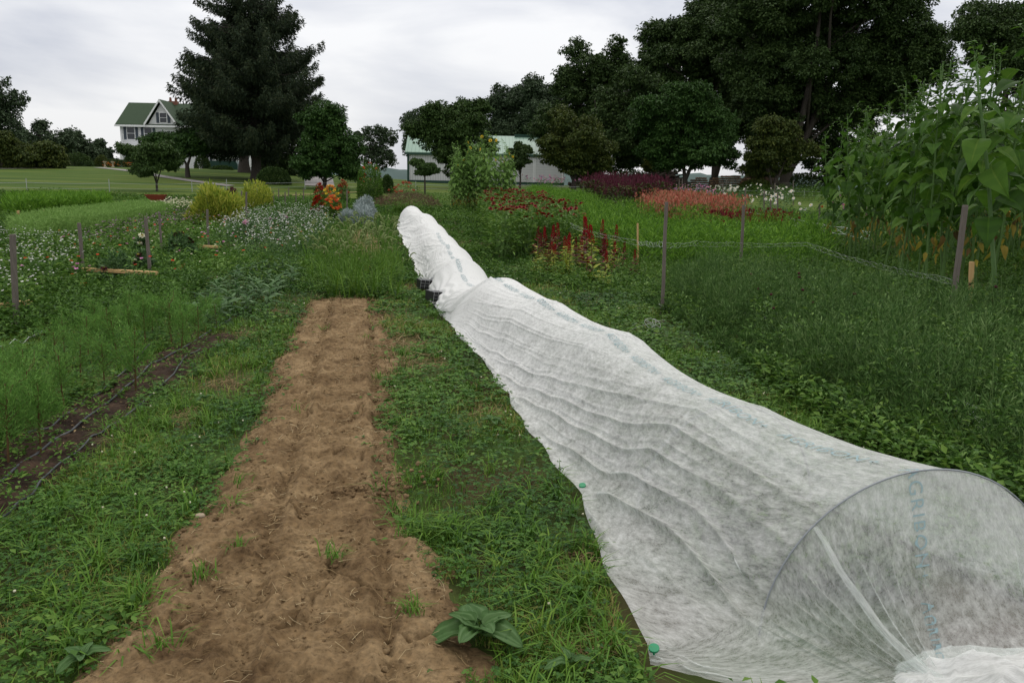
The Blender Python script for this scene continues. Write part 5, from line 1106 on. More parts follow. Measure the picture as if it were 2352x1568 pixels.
# hot-coloured patch
hg = 'red, orange and yellow blooms'
for k, (px, py, w_, f_, lb) in enumerate([(735, 508, 40, ['red', 'scarlet'], 'dahlia bush with red flowers at the near left of the hot-coloured patch'), (765, 505, 40, ['orange', 'scarlet'], 'bush of orange flowers in the middle of the hot-coloured patch'), (760, 482, 44, ['orange', 'yellow'], 'bush of golden yellow flowers towards the back of the hot-coloured patch'), (788, 470, 30, ['red'], 'bush of deep red flowers right of the golden ones'), (735, 478, 30, ['red'], 'bush of deep red flowers left of the golden ones')]):
    shrub('dahlia_bush', lb, px, py, 54, w_*1.15, 'weed', hg, .10, 800, f_, 26, .09)
# mounding grass behind the cover end
g0 = G(935, 492); b = B(); k = 900; a_ = RNG.uniform(0, 2*PI, k); r_ = np.sqrt(RNG.uniform(0, 1, k))*.9; P = np.column_stack([r_*np.cos(a_)*.6, r_*np.sin(a_)*.6, 0*r_]); blades(b, P, RNG.uniform(.4, .85, k), .012, RNG.uniform(.3, 1.2, k), RNG.uniform(.1, .7, k))
o = b.obj('grass_mound', 'grass'); o.location = g0; tag(o, 'rounded mound of fine grass with a purplish haze behind the far end of the cover', 'ornamental grass')
M['haze'] = leafmat('purplish_grass_haze', [(.10, .055, .04), (.20, .12, .085)], .2); b = B(); k = 2600; u = rdir(k); u[:, 2] = abs(u[:, 2]); P = u*[1.35, 1.1, .5]*RNG.uniform(.8, 1.1, (k, 1))+[0, 0, .38]; leaf4(b, P, rdir(k)+[0, 0, .5], rdir(k), .12, .010, RNG.uniform(0, 1, k)); b.obj('seed_heads', 'haze', o)

# --- zinnia bed
def zinnia():
    root = empty('zinnia_plant', (0, 0, 0), 0, '', 'flower', 'red zinnias'); b = B(); n = 7; T = col3(n, .28, .82, 1.02); stems(b, T*[.25, .25, 0], T, .006, .004, .5, 0, .02); b.obj('stems', 'stem', root)
    b = B(); leafy(b, np.zeros((1, 3)), .88, .12, 170, .35, 1, .42, .05, spread=.42); b.obj('leaves', 'weed', root)
    for q in T[:random.randint(2, 3)]: flowerhead(root, q, random.uniform(.055, .07), 'red', 'maroon', 3, 12, [random.gauss(0, .25), -.35, 1])
    return root
pr = [zinnia() for _ in range(5)]; ZP = [(1115, 515), (1150, 600), (1300, 592), (1330, 560), (1290, 520), (1200, 490), (1120, 480)]
plant_set(pr, bedpts(ZP, 210, .38), (.9, 1.2), 'bushy zinnia with dark red heads in the bed right of the fabric tunnel')
# --- celosia / amaranth spikes in front
def celosia(col, leafm):
    root = empty('celosia_plant', (0, 0, 0), 0, '', 'flower', 'upright celosias before the zinnia bed'); b = B(); tube(b, [(0, 0, 0), (.01, 0, .4), (0, .01, .78)], [.007, .006, .004], 5); b.obj('stem', 'brownstem' if col else 'stem', root)
    b = B(); n = 44; t = RNG.uniform(.05, .9, n); az = RNG.uniform(0, 2*PI, n); C = np.column_stack([0*t, 0*t, t*.7]); D = np.column_stack([np.cos(az), np.sin(az), RNG.uniform(.1, .9, n)]); L = .17*(1.15-t*.75); gleaf(b, C+D*.02, D, nrm(rdir(n)*.3+[0, 0, 1]), L, L*.42, RNG.uniform(0, 1, n)); b.obj('leaves', leafm, root)
    if col:
        b = B(); n = 120; t = RNG.uniform(0, 1, n); az = RNG.uniform(0, 2*PI, n); r_ = .028*(1-t)**.6+.004; C = np.column_stack([r_*np.cos(az), r_*np.sin(az), .60+.26*t]); leaf4(b, C, np.column_stack([np.cos(az)*.5, np.sin(az)*.5, np.ones(n)]), rdir(n), .03, .018, RNG.uniform(0, 1, n)); b.obj('plume', col, root)
    return root
pr = [celosia('crimson', 'crimson'), celosia(None, 'yellowgreen'), celosia('red', 'crimson'), celosia('red', 'yellowgreen')]
random.seed(31); cp_ = [(random.uniform(1228, 1420), random.uniform(598, 645)) for _ in range(20)]+[(1235, 618), (1262, 632), (1283, 612), (1300, 640), (1320, 622), (1337, 605), (1352, 640), (1365, 655), (1385, 618), (1400, 636), (1412, 600), (1246, 595), (1430, 628), (1310, 598), (1375, 596), (1390, 660), (1340, 628), (1275, 600), (1455, 640)]
cs_ = [random.uniform(.65, .95) for _ in range(20)]+[.8, .9, 1, .85, .75, 1.15, 1.25, 1.15, .8, .75, .9, .8, .7, .9, 1, .7, 1.1, .9, .6]
plant_set(pr, [(G(*q).x, G(*q).y, 0, s*1.0) for q, s in zip(cp_, cs_)], labels='upright celosia with crimson plumes and leaves in front of the zinnia bed')
for o in list(bpy.data.objects):
    if o.name.startswith('celosia_plant') and any(c.type == 'MESH' and c.data.materials and c.data.materials[0].name == 'yellow_green_leaves' for c in o.children): o['label'] = 'upright yellow-green celosia plant among the crimson ones in front of the zinnia bed'
# --- background colour blocks
def cells(name, label, cat, group, poly, n, mind, make, sc=(.85, 1.15)):
    pr = [make() for _ in range(4)]
    plant_set(pr, bedpts(poly, n, mind), sc, label)
def colourplant(name, cat, group, H, R, lm, fm, nleaf=110, nfl=60, L=.11, fl_L=.12, flw=.3, band=.45, wisp=False):
    def mk():
        root = empty(name, (0, 0, 0), 0, '', cat, group); b = B(); leafy(b, np.zeros((1, 3)), H*.85, L, nleaf, 0, 1, .3 if wisp else .42, .05, spread=R/H); b.obj('foliage', lm, root)
        b = B(); C = col3(nfl, R, H*(1-band), H); leaf4(b, C, rdir(nfl)*.4+[0, 0, 1], rdir(nfl), fl_L*RNG.uniform(.6, 1.3, nfl), fl_L*flw, RNG.uniform(0, 1, nfl)); b.obj('blooms', fm, root); return root
    return mk
cells('', 'dark plum-plumed celosia in the large purple bed before the forked tree', '', '', [(1345, 462), (1400, 490), (1500, 500), (1545, 478), (1520, 462), (1400, 448)], 90, .45, colourplant('plumed_celosia', 'flower', 'plum celosias in the far right bed', 1.45, .45, 'tree_olive', 'plum', 210, 75, .16, .20, .24, .5))
cells('', 'salmon-pink celosia in the coral bed right of the purple bed', '', '', [(1475, 512), (1520, 540), (1640, 548), (1700, 532), (1680, 510), (1560, 488), (1480, 490)], 80, .42, colourplant('salmon_celosia', 'flower', 'salmon celosias in the coral bed', 1.02, .40, 'weed', 'salmon', 130, 150, .11, .10, .42, .6))
cells('', 'deep crimson cockscomb below the coral bed', '', '', [(1610, 545), (1650, 560), (1770, 556), (1830, 544), (1760, 532), (1650, 534)], 34, .35, colourplant('cockscomb', 'flower', 'crimson cockscombs below the coral bed', .72, .32, 'weed', 'crimson', 120, 55, .10, .09, .6, .45))
# fluffy ferny mass
b = B(); pl = GP([(1190, 470), (1300, 520), (1340, 585), (1480, 615), (1800, 640), (1900, 620), (1880, 560), (1700, 540), (1560, 545), (1470, 520), (1400, 500), (1330, 465), (1230, 445)])
P = samp(pl, 2600); P = P[~inpoly(P, GP(ZP))]; n = len(P); hh = .18+.9*fbm(P[:, 0]*.75, P[:, 1]*.5, 3, 12)+RNG.uniform(-.1, .15, n); wisps(b, z3(P), hh, 34, .13, .022, 0, 1, up=.9, spread=.4)
tag(b.obj('ferny_foliage', 'fern'), 'bright green feathery asparagus-like foliage filling the bed behind the stakes', 'foliage', kind='stuff')
# pastel dahlias & cosmos, white dahlias
def bloomers(name, label, group, H, R, fm, nf=5, fr=.05, lm='bluegreen', nl=90, L=.11, ctr='yellow'):
    def mk():
        root = empty(name, (0, 0, 0), 0, '', 'flower', group); b = B(); leafy(b, np.zeros((1, 3)), H*.85, L, nl, 0, 1, .4, .05, spread=R/H); b.obj('foliage', lm, root)
        for q in range(nf): c = col3(1, R, H*.75, H*1.1)[0]; flowerhead(root, c, fr*random.uniform(.8, 1.2), fm if isinstance(fm, str) else random.choice(fm), ctr, 2, 9, [random.gauss(0, .5), -1, .7])
        return root
    return mk
cells('', 'white dahlia plant in the green bed right of the coral bed', '', '', [(1690, 510), (1840, 530), (1860, 490), (1790, 462), (1640, 456)], 26, .7, bloomers('white_dahlia', '', 'white dahlias beyond the coral bed', .95, .4, 'white', 4, .075))
cells('', 'lilac and pink aster plant behind the coral bed', '', '', [(1500, 478), (1600, 490), (1680, 480), (1640, 456), (1530, 455)], 24, .7, bloomers('aster_plant', '', 'lilac asters behind the coral bed', .95, .4, ['lilac', 'pink', 'mauve'], 8, .055))
cells('', 'pink cosmos plant along the far edge between barn and purple bed', '', '', [(1190, 438), (1360, 444), (1400, 440), (1350, 432), (1230, 430)], 26, .9, bloomers('pink_cosmos', '', 'pink cosmos along the far garden edge', 1.1, .5, ['pink', 'pink', 'lilac'], 6, .09, 'weed', 70))
cells('', 'marigold-coloured flower plant glimpsed among the sunflower stalks', '', '', [(1840, 525), (1990, 545), (2352, 560), (2352, 520), (1900, 500)], 24, .7, bloomers('orange_flower_plant', '', 'orange flowers beyond the sunflower stalks', .95, .4, ['orange', 'scarlet', 'pink'], 4, .06, 'bluegreen'))
# airy dark green hedge-like growth at far right field edge
b = B(); P = samp(GP([(1720, 455), (1990, 500), (2500, 520), (2500, 470), (1850, 440), (1700, 440)]), 1500); leafy(b, z3(P), RNG.uniform(.5, 1.1, 1500), .12, 10); P = samp(GP([(1500, 445), (1850, 462), (1830, 440), (1520, 436)]), 500); leafy(b, z3(P), RNG.uniform(.4, .8, 500), .12, 8)
tag(b.obj('far_bed_foliage', 'weed'), 'dark green growth in the beds along the far right field edge', 'foliage', kind='stuff')

# --- right-hand tall weeds by the cover (scabiosa and stock)
M['tallweed'] = leafmat('tall_weed_leaves', [(.026, .066, .014), (.05, .115, .024), (.09, .18, .042), (.20, .30, .11)])
b = B(); pl = GP([(1480, 700), (1640, 800), (1760, 890), (1960, 1000), (2180, 1110), (2500, 1260), (2700, 1100), (2600, 760), (2200, 735), (1950, 690), (1720, 650), (1540, 640)])
P = samp(pl, 3000); n = len(P); ed = edged(P, pl); hh = RNG.uniform(.20, .74, n)*(.25+1.4*fbm(P[:, 0]*1.1, P[:, 1]*1.1, 3, 88))*np.clip(ed/.6, .3, 1); sg_ = (P[:, 1]/6)**.3; n2 = n*40
wisps(b, z3(P), hh, 44, .06, .0075, 0, .85, up=1.0, spread=.32)
P = samp(pl, 230); ec = np.clip(edged(P, pl)/.5, .4, 1); hc = RNG.uniform(.30, .72, 230)*ec; wisps(b, z3(P), hc, 120, .075, .009, .2, 1, up=1.2, spread=.26)
P5 = np.repeat(P, 6, 0)+RNG.normal(0, .05, (1380, 2)); Z5 = z3(P5); stems(b, Z5, Z5+np.column_stack([RNG.normal(0, .07, 1380), RNG.normal(0, .07, 1380), np.repeat(hc, 6)*RNG.uniform(.8, 1.15, 1380)]), .003, .0016, RNG.uniform(.6, 1, 1380), 0, .03)
n2 = 1700; q = samp(pl, n2); S0 = z3(q); S1 = S0+np.column_stack([RNG.normal(0, .07, n2), RNG.normal(0, .07, n2), RNG.uniform(.35, .78, n2)*(.4+1.1*fbm(q[:, 0]*1.1, q[:, 1]*1.1, 3, 88))*np.clip(edged(q, pl)/.6, .35, 1)]); stems(b, S0, S1, .0026, .0016, RNG.uniform(.7, 1, n2), 0, .03)
leaf4(b, S1-[0, 0, .02], rdir(n2)*.5+[0, 0, 1], rdir(n2), .035, .011, RNG.uniform(.7, 1, n2))
for t_ in (.35, .55, .75, .9):
    az = RNG.uniform(0, 2*PI, n2); leaf4(b, S0+(S1-S0)*t_, np.column_stack([np.cos(az), np.sin(az), RNG.uniform(.3, 1.2, n2)]), rdir(n2), RNG.uniform(.03, .07, n2), .010, RNG.uniform(.2, .95, n2))
tag(b.obj('tall_weeds', 'tallweed'), 'tall slender-leaved growth spilling along the right side of the fabric tunnel', 'weeds', kind='stuff')
b = B(); pl2 = GP([(1700, 830), (1850, 950), (2050, 1080), (2352, 1220), (2700, 1400), (2700, 1230), (2200, 1050), (1900, 930), (1760, 850)]); P = samp(pl2, 900)
leafy(b, z3(P), RNG.uniform(.06, .22, 900), .055, 14, .1, 1, .5, .1, spread=.9)
P = samp(pl, 420); e2 = np.clip(edged(P, pl)/.6, .3, 1); leafy(b, z3(P), RNG.uniform(.2, .68, 420)*e2, .055, 50, .1, 1, .38, .15, spread=.35)
P = samp(GP([(1170, 640), (1480, 700), (1700, 810), (1560, 640), (1240, 600)]), 700); leafy(b, z3(P), RNG.uniform(.06, .34, 700), .06, 16, .2, 1, .35, .1, spread=.6)
tag(b.obj('sprawling_weeds', 'weed'), 'low sprawling pointed-leaf weeds between the tunnel and the tall growth', 'weeds', kind='stuff')
def scab():
    root = empty('scabiosa', (0, 0, 0), 0, '', 'flower', 'dark burgundy scabiosas in the tall weeds'); b = B(); tube(b, [(0, 0, 0), (.02, 0, .3), (.05, .01, .60)], [.002, .002, .0015], 4); b.obj('stem', 'stem', root)
    b = B(); ball(b, (.05, .01, .61), .017, 7, 5, sq=(1, 1, .8), jit=.2); b.obj('flower', 'maroon', root); return root
plant_set([scab(), scab()], [(G(*q).x, G(*q).y) for q in [(1730, 760), (1760, 820), (1790, 800), (1850, 790), (1880, 800), (2225, 780), (2200, 770), (1835, 760), (1700, 740), (2290, 800), (1950, 800), (1812, 745)]], (.8, 1.1), 'single burgundy scabiosa head on a thin stem in the tall growth right of the tunnel', .1)

# --- left side: cosmos seedlings
def cosmos():
    root = empty('cosmos_plant', (0, 0, 0), 0, '', 'plant', 'feathery cosmos plants along the drip hoses'); b = B(); tube(b, [(0, 0, 0), (.005, 0, .2), (0, .005, .42)], [.006, .005, .003], 5)
    n = 16; t = RNG.uniform(.3, .95, n); az = RNG.uniform(0, 2*PI, n); C = np.column_stack([0*t, 0*t, t*.42]); D = nrm(np.column_stack([np.cos(az), np.sin(az), RNG.uniform(.6, 1.3, n)])); E_ = C+D*RNG.uniform(.08, .19, (n, 1)); stems(b, C, E_, .002, .001, .5, 0, .01); b.obj('stems', 'brownstem', root)
    b = B(); m_ = np.repeat(np.arange(n), 70); f = RNG.uniform(.15, 1.15, len(m_)); P = C[m_]+(E_-C)[m_]*f[:, None]+RNG.normal(0, .022, (len(m_), 3)); leaf4(b, P, rdir(len(m_))*.8+D[m_]+[0, 0, .3], rdir(len(m_)), RNG.uniform(.018, .045, len(m_)), .0042, RNG.uniform(0, 1, len(m_))); b.obj('leaves', 'feather', root); return root
pr = [cosmos() for _ in range(4)]
cpx = [(150, 948, 1.0), (312, 905, 1.25), (240, 900, .95), (272, 830, 1.0), (205, 838, 1.05), (335, 800, 1.15), (415, 820, 1.0), (395, 800, 1.1), (300, 790, .95), (455, 790, .95), (185, 880, .85), (60, 1010, 1.1), (20, 1075, 1.2), (95, 1050, 1.1), (-10, 1010, 1.1), (350, 770, .9), (420, 760, .9), (250, 790, .9), (20, 960, 1.0), (90, 1000, .85), (200, 800, .8), (480, 745, .8), (-40, 1080, 1.1), (390, 770, 1.0), (300, 750, .9), (340, 760, 1.0), (220, 780, .9), (130, 860, .9), (60, 930, 1.0), (450, 770, .8), (500, 760, .8), (0, 1030, 1.1), (-60, 1000, 1.1), (30, 900, .9), (150, 830, .9)]
for i_, (px, py, s) in enumerate(cpx): cpx[i_] = (G(px, py).x, G(px, py).y, 0, s*.98)
plant_set(pr, cpx, labels='young feathery cosmos plant with a brown stem beside the drip hoses', tilt=.05)
b = B(); P = samp(MULCH, 110); leafy(b, z3(P, .02), RNG.uniform(.03, .12, 110), .035, 14, .2, 1, .45, .1, spread=1.0); tag(b.obj('mulch_weeds', 'weed'), 'small weeds coming up through the dark mulch', 'weeds', kind='stuff')
# broad-leaved rows beyond
def broad(nm, grp, H, L, k, lm='bluegreen'):
    def mk():
        root = empty(nm, (0, 0, 0), 0, '', 'plant', grp); b = B(); az = np.arange(k)*2.4; t = np.linspace(.1, 1, k); C = np.column_stack([0*t, 0*t, t*H*.75]); D = np.column_stack([np.cos(az), np.sin(az), .15+.8*t]); gleaf(b, C, D, nrm(rdir(k)*.2+[0, 0, 1]), L*RNG.uniform(.7, 1.2, k), L*.38, RNG.uniform(0, 1, k), droop=.5); b.obj('leaves', lm, root)
        b = B(); tube(b, [(0, 0, 0), (0, 0, H*.8)], [.006, .004], 5); b.obj('stem', 'stem', root); return root
    return mk
cells('', 'broad-leaved celosia seedling in the row left of the bare bed', '', '', [(440, 760), (560, 740), (640, 700), (700, 640), (620, 620), (520, 650), (450, 700)], 60, .26, broad('seedling', 'broad-leaved seedlings left of the bare bed', .26, .16, 12))
# white gomphrena
def dotted(name, cat, grp, H, R, lm, fm, nl, L, nf, fr, wr=.42):
    def mk():
        root = empty(name, (0, 0, 0), 0, '', cat, grp); b = B(); leafy(b, np.zeros((1, 3)), H*.9, L, nl, 0, 1, wr, .05, spread=R/H); b.obj('foliage', lm, root)
        b = B(); heads(b, col3(nf, R*1.05, H*.82, H*1.15), fr); b.obj('blossoms', fm, root); return root
    return mk
cells('', 'white globe-flowered plant in the bed at the left frame edge', '', '', [(-120, 690), (60, 760), (120, 700), (190, 640), (225, 600), (60, 580), (-120, 600)], 90, .34, dotted('globe_amaranth', 'flower', 'white globe amaranths at the left edge', .5, .28, 'weed', 'white', 150, .075, 9, .015))
cells('', 'mauve globe-flowered plant in the long strip left of the stakes', '', '', [(200, 600), (300, 580), (480, 520), (470, 500), (330, 530), (190, 570)], 70, .4, dotted('mauve_globe_amaranth', 'flower', 'mauve globe amaranths behind the stakes', .42, .3, 'weed', 'mauve', 90, .08, 9, .020))
cells('', 'white-flowered aster bush left of the foxtail grass', '', '', [(480, 600), (560, 635), (660, 640), (720, 600), (760, 545), (730, 510), (640, 510), (560, 530), (500, 560)], 95, .36, dotted('aster_bush', 'flower', 'white asters left of the foxtail grass', .62, .3, 'bluegreen', 'white', 200, .06, 16, .016, .14))
cells('', 'cream feverfew plant before the red wheelbarrow', '', '', [(350, 495), (430, 500), (450, 488), (380, 482)], 24, .5, dotted('feverfew', 'flower', 'cream feverfews before the wheelbarrow', .45, .35, 'weed', 'cream', 90, .09, 22, .035))
# other left-garden masses
b = B(); P = samp(GP([(25, 500), (240, 492), (245, 476), (30, 480)]), 900); wisps(b, z3(P), .62, 22, .22, .03, .2, 1, up=1.3)
tag(b.obj('bright_foliage', 'fern'), 'bright green row of tall leaves at the far left of the garden', 'foliage', kind='stuff')
b = B(); P = samp(GP([(60, 560), (250, 530), (400, 498), (330, 486), (120, 515), (20, 540)]), 1300); wisps(b, z3(P), .5, 26, .10, .022, .4, 1, up=1.1)
tag(b.obj('pale_foliage', 'sunleaf_pale'), 'pale yellow-green wispy crop behind the left stakes', 'foliage', kind='stuff')
b = B(); P = samp(GP([(380, 600), (520, 590), (760, 520), (800, 470), (640, 465), (560, 505), (430, 545)]), 1100); P = P[free(P)]; leafy(b, z3(P), RNG.uniform(.15, .42, len(P)), .10, 16, 0, .8); P = samp(GP([(140, 670), (380, 650), (480, 600), (400, 560), (200, 600)]), 700); leafy(b, z3(P), RNG.uniform(.12, .3, 700), .075, 16, 0, .7)
P = samp(GP([(-100, 800), (200, 760), (450, 690), (470, 640), (200, 680), (-100, 740)]), 900); leafy(b, z3(P), RNG.uniform(.12, .35, 900), .06, 14, 0, .8); P = samp(GP([(960, 500), (1110, 520), (1090, 460), (950, 450)]), 400); leafy(b, z3(P), RNG.uniform(.2, .45, 400), .1, 10, .2, 1)
tag(b.obj('leafy_growth', 'weed'), 'dark leafy garden growth around the stakes of the left beds', 'foliage', kind='stuff')
b = B(); P = samp(GP([(-100, 720), (300, 700), (640, 620), (760, 520), (520, 500), (200, 560), (-100, 600)]), 260); Q = z3(P, 0); Q[:, 2] += RNG.uniform(.25, .5, 260)
leafy(b, z3(P), RNG.uniform(.2, .5, 260), .09, 22, 0, 1, .25, .2, spread=.3)
tag(b.obj('pale_tufts', 'sunleaf_pale'), 'paler green tufts rising here and there in the left garden', 'foliage', kind='stuff')
b = B(); heads(b, Q[:90], .028, m=0); heads(b, Q[90:150], .03, m=1); heads(b, Q[150:], .022, m=2)
tag(b.obj('scattered_blooms', ['scarlet', 'pink', 'cream']), 'small scattered blooms in the greenery of the left garden', 'flowers', kind='stuff')
b = B(); P = samp(GP([(900, 500), (1100, 560), (1160, 640), (1060, 600), (1000, 520), (930, 470)]), 300); leafy(b, z3(P), RNG.uniform(.05, .25, 300), .07, 14, .3, 1, .3, .1, spread=.8)
tag(b.obj('path_side_weeds', 'weed'), 'light green weeds between the far end of the cover and the zinnia bed', 'weeds', kind='stuff')
# dahlias among stakes
for (px, py, h_, w_, f_, nf, lb) in [(270, 655, 84, 80, 'maroon', 1, 'dark bushy dahlia right of the board, with tiny buds'), (333, 640, 66, 50, 'maroon', 3, 'dahlia with dark maroon blooms behind the middle left stake'), (418, 600, 66, 60, 'maroon', 6, 'dahlia with several dark maroon blooms right of the thin stake'), (195, 688, 36, 40, 'scarlet', 1, 'low dahlia with one big scarlet bloom beside the board'), (424, 640, 30, 36, 'scarlet', 2, 'low plant with orange-red blooms right of the stakes'), (570, 560, 50, 60, ['pink', 'red'], 2, 'pink dahlia bush behind the white asters'), (640, 540, 50, 70, ['pink', 'white'], 3, 'pale pink dahlia bush among the thin stakes'), (330, 590, 50, 30, 'cream', 2, 'dahlia with a pair of large cream blooms left of the stake')]:
    shrub('dahlia', lb, px, py, h_, w_, 'bluegreen' if f_ != 'scarlet' else 'weed', 'dahlias of the left garden', .075 if py > 600 else .09, 800 if h_ > 40 else 350, f_, nf, .06 if py > 600 else .075, cat='dahlia')
# foxtail weeds between the two bare beds
def foxtail():
    root = empty('foxtail_plant', (0, 0, 0), 0, '', 'grass plant', 'foxtail grasses between the bare beds'); b = B(); k = 26; P = np.column_stack([RNG.normal(0, .05, k), RNG.normal(0, .05, k), 0*np.ones(k)]); blades(b, P, RNG.uniform(.25, .55, k), RNG.uniform(.006, .012, k), RNG.uniform(.3, 1., k), RNG.uniform(.2, .75, k)); n = 5
    for q in range(n):
        a_ = random.uniform(0, 2*PI); H = random.uniform(.5, .8); d_ = np.array([math.cos(a_), math.sin(a_)]); t = np.linspace(0, 1, 7); tube(b, np.column_stack([d_[0]*.12*t**2, d_[1]*.12*t**2, H*t]), np.linspace(.0028, .0015, 7), 4, cap=False)
    b.obj('blades', 'grass', root); b = B(); random.seed(q+3)
    for q in range(n):
        a_ = random.uniform(0, 2*PI); H = random.uniform(.5, .8); c = np.array([math.cos(a_), math.sin(a_)]); t = np.linspace(0, PI*.75, 8); R_ = .045; pts = np.column_stack([c[0]*(.12+R_*(1-np.cos(t))), c[1]*(.12+R_*(1-np.cos(t))), H+R_*1.3*np.sin(t)]); tube(b, pts, [.003, .006, .008, .009, .009, .008, .006, .003], 6)
    b.obj('seed_heads', 'seed', root); return root
random.seed(21); pr = [foxtail() for _ in range(5)]
fp = bedpts([(700, 668), (760, 690), (870, 690), (930, 640), (900, 600), (760, 600), (700, 630)], 62, .16)+[(G(990, 640).x-.25, G(990, 640).y), (G(940, 600).x, G(940, 600).y), (G(960, 690).x-.3, G(960, 690).y)]
fp = [q for q in fp if not cover_mask(np.array([q[:2]]), .22)[0]]
plant_set(pr, fp, (.95, 1.5), 'tall foxtail grass with nodding seed heads in the weedy patch across the bare bed', .1)
b = B(); P = samp(GP([(690, 690), (890, 695), (930, 640), (900, 600), (740, 600), (680, 640)]), 900); P = P[~cover_mask(P)]; leafy(b, z3(P), RNG.uniform(.1, .34, len(P)), .05, 12, 0, 1, .3)
tag(b.obj('weed_patch', 'weed'), 'dense weeds at the foot of the foxtail grass', 'weeds', kind='stuff')
shrub('zinnia_plant', 'lone zinnia with two red flowers poking through the foxtail grass', 850, 660, 74, 40, 'weed', None, .05, 220, 'red', 3, .035, cat='flower')
# plantain rosette bottom centre, and smaller rosettes
def ribleaf(b, P, D, N, L, Wd):
    """plantain leaf: raised parallel ribs, wavy margin, blotched colour"""
    nr_, nc_ = 26, 17; D = nrm(D); S = nrm(np.cross(D, N)); U_ = np.cross(S, D)
    for q in range(len(P)):
        t = np.linspace(0, 1, nr_)[:, None]; c = np.linspace(-1, 1, nc_)[None]; pr_ = np.where(t < .25, .10+.0*t, np.sin(np.clip((t-.16)/.84, 0, 1)**.75*PI)**.62)*.5; pr_ = np.maximum(pr_, .06*(t < .96))
        side = c*pr_*Wd[q]*(1+.05*np.sin(t*17+q)*np.abs(c)); up = .055*Wd[q]*np.cos(c*PI*3.5)*np.sin(t*PI)**.5+.22*Wd[q]*c**2*np.sin(t*PI)-L[q]*.5*t**2.2+.035*L[q]*np.sin(t*13+q*2+c*2)*np.abs(c)**2
        X = P[q]+D[q]*(t*L[q]+0*c)[..., None]+S[q]*side[..., None]+U_[q]*up[..., None]; i = np.arange((nr_-1)*(nc_-1)); r_ = i//(nc_-1); o_ = r_*nc_+i % (nc_-1)
        cc_ = c[:, :-1]+0*t[:-1]; a = np.clip(.35+.45*fbm(cc_*4+q*7, (t[:-1]*9+0*cc_), 3, 6)+.25*(np.cos(cc_*PI*3.5) > .7)-.3*(vn(cc_*9+q, t[:-1]*22+0*cc_, 3) > .93), 0, 1)
        b.add(X.reshape(-1, 3), np.stack([o_, o_+1, o_+nc_+1, o_+nc_], 1), a.ravel())
def rosette(label, px, py, L, k, lm='weed', asp=.62):
    g0 = G(px, py)+Vector((0, 0, .045)); root = empty('plantain', g0, random.uniform(0, 6), label, 'weed', None); b = B(); az = np.arange(k)*2.4; C = np.zeros((k, 3))+[0, 0, .01]; up = np.linspace(.15, 1.3, k); D = np.column_stack([np.cos(az), np.sin(az), up]); LL = L*RNG.uniform(.8, 1.1, k)*np.linspace(1.1, .7, k)
    ribleaf(b, C, D, nrm(np.column_stack([-np.cos(az)*.3, -np.sin(az)*.3, np.ones(k)])), LL, LL*asp); b.obj('leaves', lm, root)
    return root
M['plantain'] = leafmat('plantain_leaves', [(.035, .085, .022), (.065, .14, .04), (.10, .18, .065)], .25, .5)
rosette('large plantain weed with broad ribbed leaves at the right edge of the bare bed', 1098, 1480, .155, 8, 'plantain', .72)
rosette('small plantain rosette under the hem of the white fabric', 1130, 985, .09, 7, 'plantain'); rosette('pair of upright plantain leaves at the bottom frame edge', 1310, 1555, .10, 4, 'plantain', .45); rosette('broad weed rosette at the bottom left corner of the bare bed', 190, 1545, .085, 6, 'plantain'); rosette('flat broad-leaved weed at the left bed edge', 470, 930, .08, 5, 'plantain')
rosette('dark rosette by the skirt of the white fabric', 1085, 860, .12, 9, 'tree_mid', .3)

# ---------------------------------------------------------------- drip hoses
def hose(label, pts, r=.0085):
    P = [G(*q) for q in pts]; out = []
    for a_, c_ in zip(P[:-1], P[1:]):
        for f in np.linspace(0, 1, 9)[:-1]: out.append(a_.lerp(c_, f))
    out.append(P[-1]); out = [(p.x+.004*math.sin(i*.9), p.y+.006*math.sin(i*.37+1), p.z+.042+.006*math.sin(i*.7)) for i, p in enumerate(out)]
    b = B(); tube(b, out, r, 7); o = b.obj('drip_hose', 'drip'); tag(o, label, 'hose', 'drip hoses in the mulched bed')
hose('grey drip hose running down the middle of the mulched bed, longest of three', [(-40, 1150), (10, 1115), (90, 1052), (165, 1000), (230, 950), (300, 893), (350, 845), (400, 822), (480, 770), (530, 740)], .0075)
hose('black drip hose at the far side of the mulched bed', [(60, 1010), (118, 993), (180, 945), (230, 912), (285, 865), (345, 800)], .006)
hose('drip hose curving along the near edge of the mulched bed against the grass', [(-40, 1235), (20, 1195), (75, 1150), (120, 1095), (170, 1060), (215, 1015), (262, 990), (300, 962), (400, 870), (420, 835), (460, 810)], .006)
# ---------------------------------------------------------------- stakes
def stake(label, px, py, pytop, w=.028, mt='greywood', group=None, lean=(0, 0), pxt=None, mesh=None):
    p = G(px, py); q = at(px if pxt is None else pxt, pytop, p.y); H = q.z-p.z; dx = q.x-p.x
    b = B(); h = w/2; V = []
    for z, s in ((-.12, 1), (H*.3, 1), (H*.7, .98), (H-.012, .97), (H, .80)):
        o_ = dx*z/H; wob = .004*math.sin(z*5+px); V += [(o_-h*s+wob, -h*s, z), (o_+h*s+wob, -h*s, z), (o_+h*s+wob, h*s, z), (o_-h*s+wob, h*s, z)]
    b.add(V, [(i*4+j, i*4+(j+1) % 4, i*4+4+(j+1) % 4, i*4+4+j) for i in range(4) for j in range(4)]); b.add(V[-4:], [(0, 1, 2, 3)])
    o = b.obj('wooden_stake', mt, smooth=False); o.location = p; o.rotation_euler = (0, 0, 0); tag(o, label, 'stake', group); return o
gs = 'garden stakes holding the netting'
stake('weathered grey stake at the left frame edge, crossed by a loose board', 40, 762, 537, .045, group=gs, pxt=28)
stake('weathered grey stake right behind the left end of the lying board', 193, 642, 511, .042, group=gs, pxt=181)
stake('weathered grey stake standing at the right end of the lying board', 346, 652, 500, .042, group=gs, pxt=335)
